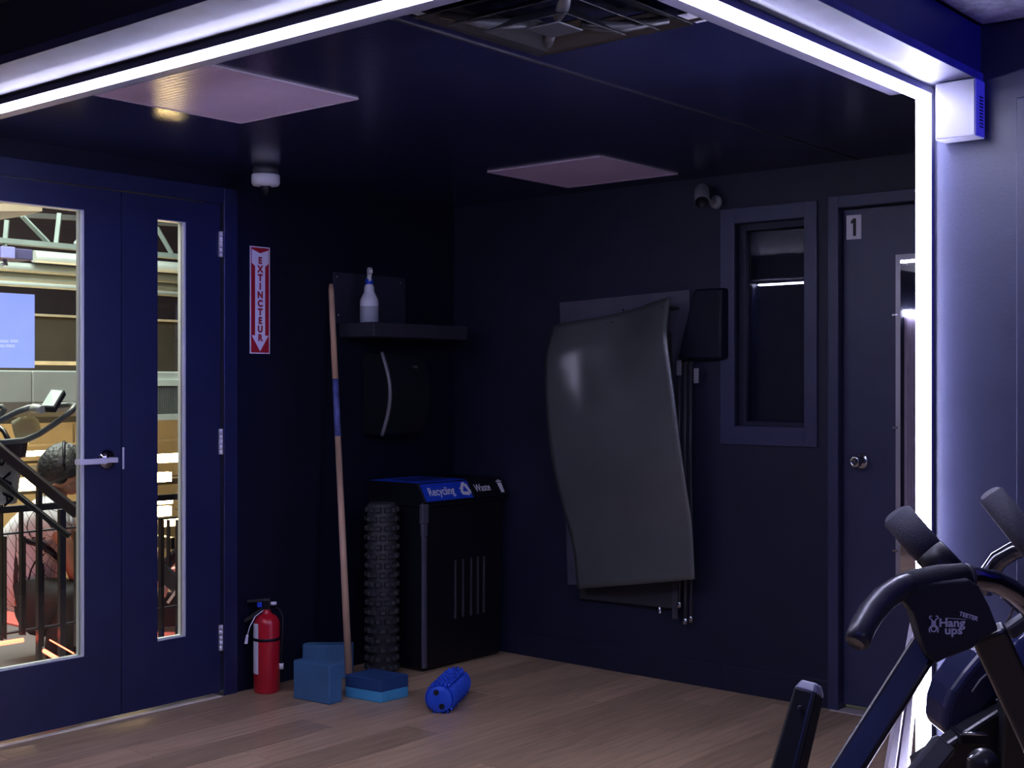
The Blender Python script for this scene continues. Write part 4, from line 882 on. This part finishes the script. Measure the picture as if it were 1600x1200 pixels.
# red floor lamps
def redlamp(a0, a1, r_, label):
    o = tag(MB().cyl(a0, a1, r_, n=10).build('red_tube_lamp', 'redled'), label, 'lamp', 'red tube lamps on the hall floor')
redlamp(ony(-40, 1012, 5.5), ony(36, 1000, 5.5), .010, 'long red tube lamp behind the railing foot')
redlamp(ony(69, 1017, 5.15), ony(89, 1029, 5.0), .009, 'short red tube lamp pointing towards the door')
redlamp(ony(78, 1000, 5.28), ony(115, 1021, 4.95), .003, 'thin red line lamp beside the railing post')
a0, a1 = ony(100, 944, 7.2), ony(340, 1006, 7.2)
tag(MB().box(2.6, 6, 7.25, 7.35, .0, .12).build('riser', mat('pinkish riser', (.6, .35, .32), .6)), 'low pinkish step edge behind the person, lit red', 'step', kind='structure')
area('red_floor_light', (4.3, 6.4, .55), (4.3, 6.6, .0), .4, 4, (1, .10, .07))
tag(bx(3.75, 5.8, 5.55, 7.2, -.004, .006).build('red_glow_patch', mat('coral floor glow', (.62, .10, .08), .6)), 'red lamp light painted as a coral patch on the hall floor behind the person', 'mat')  # flat coral sheet stands in for red lamp light on the floor

# gym bike with console
o = thing('spin_bike', W(20, 1060, 5.7), 'spin bike with looped handlebars and a tilted console seen through the door glass', 'exercise bike')
dB = 5.38
lp = [(-20, 692, dB), (10, 690.5, dB), (38, 688, dB), (60, 679, dB), (80, 666, dB), (100, 652, dB), (113, 641, dB), (117.5, 634, dB + .05), (112, 632, dB + .1), (95, 633.5, dB + .12), (78, 635, dB + .1), (62, 635, dB + .05), (45, 637, dB), (28, 643, dB), (10, 652, dB), (-20, 668, dB)]
MB().tube([W(*q) for q in lp], .0125, 12).build('handlebar', 'green_steel' if False else mat('satin grey grip', (.10, .115, .11), .35), o)
MB().tube([W(-8, 637, dB + .2), W(4, 635, dB + .2), W(7, 640, dB + .2), W(0, 652, dB + .2), W(-10, 660, dB + .2)], .011, 10).build('rear_handlebar', bpy.data.materials['satin grey grip'], o)
MB().tube([W(-6, 664, dB + .1), W(6, 674, dB + .1), W(13, 687, dB + .05)], .011, 10).build('stay', 'black_sat', o)
f = fr(W(80, 624, dB - .02), (RT * .55 + UP * .62 - FW * .3).normalized(), (RT * .35 - UP * .1 + FW * .9).normalized(), UP)
ux = (W(98, 608, dB - .02) - W(64, 637, dB - .02)); uy = (W(88, 606, dB + .12) - W(100, 608, dB - .02))
A_ = [W(62, 636, dB), W(80, 607, dB + .04), W(101, 608.5, dB), W(84, 637, dB - .06)]; th = Vector((.006, -.006, -.022))
MB().hexa(A_, [v_ + th for v_ in A_]).build('console', 'black', o, bevel=.004)
c_ = sum(A_, Vector()) / 4; S_ = [c_ + (v_ - c_) * .84 - th * .08 for v_ in A_]
MB().hexa(S_, [v_ + th * .05 for v_ in S_]).build('display', mat('pale display', (.55, .66, .6), .3, emit=(.5, .75, .62), estr=.25), o)
MB().tube([W(52, 638, dB), W(66, 640, dB - .03)], [.020, .017], 10).build('console_mount', 'duct', o)
MB().hexa([W(-10, 692, dB), W(36, 690, dB), W(33, 716, dB), W(-10, 712, dB)], [v_ + FW * .06 for v_ in (W(-10, 692, dB), W(36, 690, dB), W(33, 716, dB), W(-10, 712, dB))]).build('stem_clamp', mat('dark brown metal', (.035, .025, .025), .4), o, bevel=.006)
MB().bar(W(-8, 696, dB - .03), W(122, 803, dB - .10), .045, .03, UP).build('frame_tube', bpy.data.materials['dark brown metal'], o, bevel=.006)
MB().bar(W(-8, 744, dB + .02), W(108, 838, dB - .1), .022, .02, UP).build('lower_tube', 'black_sat', o, bevel=.004)
A_ = [W(-10, 715, dB + .04), W(29, 718, dB + .04), W(20, 788, dB + .04), W(-10, 790, dB + .04)]
hp_ = MB().hexa(A_, [v_ + FW * .05 for v_ in A_]).build('head_panel', mat('pale grey casting', (.40, .41, .38), .5), o, bevel=.005)
a = MB()
f = fr(W(9, 752, dB + .035), (RT * .12 - UP).normalized(), (RT + UP * .12).normalized(), -FW)
a.text('S V A', .062, f, .0, off=.001, sx=1.5); a.build('lettering', 'black', hp_)
MB().bar(W(-20, 800, dB + .1), W(-30, 1055, dB + .1), .06, .05, RT).build('frame_post', 'black_sat', o)
# second machine seen through the slim pane
o = thing('rowing_machine', W(265, 1010, 6.9), 'black exercise machine with pale trim seen through the slim pane', 'exercise machine')
dM = 6.9
MB().bar(W(238, 880, dM), W(300, 935, dM), .075, .05, UP).build('beam', 'black_sat', o)
MB().bar(W(238, 905, dM + .2), W(292, 850, dM + .2), .06, .05, UP).bar(W(238, 896, dM + .17), W(292, 842, dM + .17), .010, .05, UP).build('cross_beam', 'dgrey', o)
MB().hexa([W(246, 918, dM), W(262, 914, dM), W(256, 936, dM), W(246, 936, dM)], [v_ + FW * .05 for v_ in (W(246, 918, dM), W(262, 914, dM), W(256, 936, dM), W(246, 936, dM))]).build('pale_cover', 'bead', o, bevel=.01)
MB().bar(W(262, 942, dM - .05), W(275, 924, dM - .05), .014, .01, UP).build('trim_bar', 'bead', o)
MB().hexa([W(232, 925, dM + .1), W(276, 925, dM + .1), W(276, 979, dM + .1), W(232, 981, dM + .1)], [v_ + FW * .2 for v_ in (W(232, 925, dM + .1), W(276, 925, dM + .1), W(276, 979, dM + .1), W(232, 981, dM + .1))]).build('housing', 'black', o, bevel=.01)
MB().bar(W(250, 975, dM + .2), W(254, 1020, dM + .2), .03, .05, RT).build('foot', 'black_sat', o)

# ================================================================== CROUCHING PERSON
DP = 6.42
def skin(name, pts, edges, m, parent, sub=2, root=0):
    og = ORG[parent.name]; me = bpy.data.meshes.new(name); me.from_pydata([tuple(Vector(q[0]) - og) for q in pts], edges, [])
    o = bpy.data.objects.new(name, me); C.objects.link(o); k = o.modifiers.new('skin', 'SKIN'); k.use_smooth_shade = True
    sv = me.skin_vertices[0].data
    for i, q in enumerate(pts):
        r_ = q[1]; sv[i].radius = (r_, r_) if not isinstance(r_, tuple) else r_; sv[i].use_root = (i == root)
    k2 = o.modifiers.new('sub', 'SUBSURF'); k2.levels = sub; k2.render_levels = sub
    dg = bpy.context.evaluated_depsgraph_get(); m2 = bpy.data.meshes.new_from_object(o.evaluated_get(dg))
    bpy.data.objects.remove(o); m2.name = name; m2.materials.clear(); m2.materials.append(M[m])
    for p_ in m2.polygons: p_.use_smooth = True
    o = bpy.data.objects.new(name, m2); C.objects.link(o); o.parent = parent; ORG[o.name] = og; return o
pr = thing('person', W(75, 1054, DP), 'person with dark hair crouching in a white printed shirt and black trousers', 'person')
w_ = lambda px, py, dd=0: W(px, py, DP + dd)
body = [(w_(42, 940), .105), (w_(40, 890), .105), (w_(50, 840), .115), (w_(68, 800), .10), (w_(88, 778), .055), (w_(98, 757), .05),   # 0-5 trunk, neck, head base
        (w_(74, 806, -.14), .052), (w_(100, 842, -.17), .046), (w_(112, 885, -.13), .037), (w_(122, 922, -.08), .026),                   # 6-9 near arm
        (w_(88, 800, .15), .05), (w_(118, 838, .18), .043), (w_(140, 872, .12), .036), (w_(158, 895, .08), .026),                          # 10-13 far arm
        (w_(52, 955, -.10), .085), (w_(118, 925, -.16), .065), (w_(92, 1000, -.14), .05), (w_(84, 1044, -.12), .038), (w_(112, 1050, -.13), .03),   # near leg
        (w_(54, 955, .10), .085), (w_(125, 930, .16), .065), (w_(104, 1000, .14), .05), (w_(98, 1044, .12), .038), (w_(124, 1050, .12), .03)]
E_ = [(0, 1), (1, 2), (2, 3), (3, 4), (4, 5), (3, 6), (6, 7), (7, 8), (8, 9), (3, 10), (10, 11), (11, 12), (12, 13), (0, 14), (14, 15), (15, 16), (16, 17), (17, 18), (0, 19), (19, 20), (20, 21), (21, 22), (22, 23)]
skin('body', [(p_, r_ * .92) for p_, r_ in body], E_, 'skin', pr)
# head: skull, jaw, nose, ear, eye
hc = w_(103, 735); fd = (RT * .93 + FW * .30 - UP * .15).normalized(); hu = (UP - fd * UP.dot(fd)).normalized(); hs = fd.cross(hu)
f = fr(hc, fd, hs, hu)
a = MB(f).ball((0, 0, .01), (.098, .076, .105), 20, 14).ball((.035, 0, -.055), (.062, .056, .062), 16, 10).ball((.100, 0, -.018), (.020, .014, .022), 10, 8).ball((.088, 0, -.068), (.014, .024, .010), 10, 6)
for sgn in (-1, 1): a.ball((-.008, sgn * .078, -.015), (.018, .010, .030), 10, 8)
a.build('head', 'skin', pr)
a = MB(f)
for sgn in (-1, 1): a.ball((.086, sgn * .030, .012), (.010, .012, .009), 10, 8)
a.build('eyes', 'offwhite', pr)
a = MB(f)
def hairfn(u, v_):
    t1 = 2 * math.pi * u; t2 = math.pi * (.0 + .62 * v_); back = .5 - .5 * math.cos(t1)
    t2 = math.pi * v_ * (.46 + .30 * back); rr_ = 1.0 + .03 * math.sin(9 * t1 + 4 * v_) + .02 * math.sin(17 * t1)
    return (.122 * rr_ * math.sin(t2) * math.cos(t1) - .014, .098 * rr_ * math.sin(t2) * math.sin(t1), -.002 + .132 * rr_ * math.cos(t2))
a.grid(hairfn, 36, 14); a.build('hair', 'hair', pr, solid=.008)
hb_ = MB(f); hb_.tube([(-.01 - .02 * math.cos(t_), .094 * math.sin(t_), .02 + .118 * math.cos(t_)) for t_ in [math.pi * (-.55 + 1.1 * i / 14) for i in range(15)]], .008, 8)
hb_.lathe([(.001, .092), (.036, .090), (.038, .080), (.030, .072)], (-.022, 0, -.028), (0, -1, 0), 20).lathe([(.001, .092), (.036, .090), (.038, .080), (.030, .072)], (-.022, 0, -.028), (0, 1, 0), 20)
hp = hb_.build('headphones', 'black', pr)
sgn = -1 if (f[0] + f[2] * -1).dot(FW) < (f[0] + f[2]).dot(FW) else 1
MB(f).add([(-.030, sgn * .0935, -.036), (-.012, sgn * .0935, -.036), (-.020, sgn * .0935, -.022)], [(0, 1, 2)]).build('triangle_mark', 'white', hp)
# clothes over the body
sh_pts = [(w_(30, 962), .165), (w_(36, 890), .178), (w_(50, 838), .178), (w_(68, 800), .140), (w_(84, 780), .070), (w_(78, 806, -.14), .085), (w_(95, 838, -.17), .080), (w_(90, 802, .15), .068), (w_(112, 832, .18), .062)]
skin('shirt', sh_pts, [(0, 1), (1, 2), (2, 3), (3, 4), (3, 5), (5, 6), (3, 7), (7, 8)], 'shirt', pr)
tr_pts = [(w_(38, 958), .160), (w_(42, 915), .140), (w_(56, 952, -.10), .135), (w_(124, 928, -.16), .105), (w_(94, 1000, -.14), .080), (w_(86, 1038, -.12), .060), (w_(60, 955, .10), .130), (w_(127, 930, .16), .080), (w_(106, 1000, .14), .064), (w_(99, 1038, .12), .052)]
skin('trousers', tr_pts, [(1, 0), (0, 2), (2, 3), (3, 4), (4, 5), (0, 6), (6, 7), (7, 8), (8, 9)], 'trouser', pr)
for dd in (-.12, .12):
    sx = 0 if dd < 0 else 12
    skin('shoe', [(w_(82 + sx, 1043, dd), .045), (w_(98 + sx, 1048, dd), .040), (w_(116 + sx, 1050, dd), .034)], [(0, 1), (1, 2)], 'black', pr)
sb = [w_(36, 836, -.15), w_(45, 846, -.17), (w_(62, 850, -.17)), w_(80, 862, -.16), w_(94, 876, -.10)]
MB().tube(sb, [.012, .016, .016, .016, .012], 8).build('waist_strap', 'black', pr)
for cpt, dr, dd in ((w_(122, 922, -.08), (RT * .6 - UP * .8).normalized(), -.08), (w_(158, 895, .08), (RT * .9 - UP * .3).normalized(), .08)):
    pts = [(cpt, .024), (cpt + dr * .05, .030)]; ed = [(0, 1)]
    sdv = FW
    for i, (off_, ln_) in enumerate(((-.030, .060), (-.011, .072), (.009, .068), (.028, .054))):
        b_ = cpt + dr * .075 + sdv * off_; n_ = len(pts); pts += [(b_, .0095), (b_ + dr * ln_ * .5 - UP * .004, .0085), (b_ + dr * ln_ - UP * .016, .007)]; ed += [(1, n_), (n_, n_ + 1), (n_ + 1, n_ + 2)]
    n_ = len(pts); pts += [(cpt + dr * .03 - sdv * .035 + UP * .01, .010), (cpt + dr * .07 - sdv * .055 + UP * .012, .0085)]; ed += [(0, n_), (n_, n_ + 1)]
    skin('hand', pts, ed, 'skin', pr, sub=1)
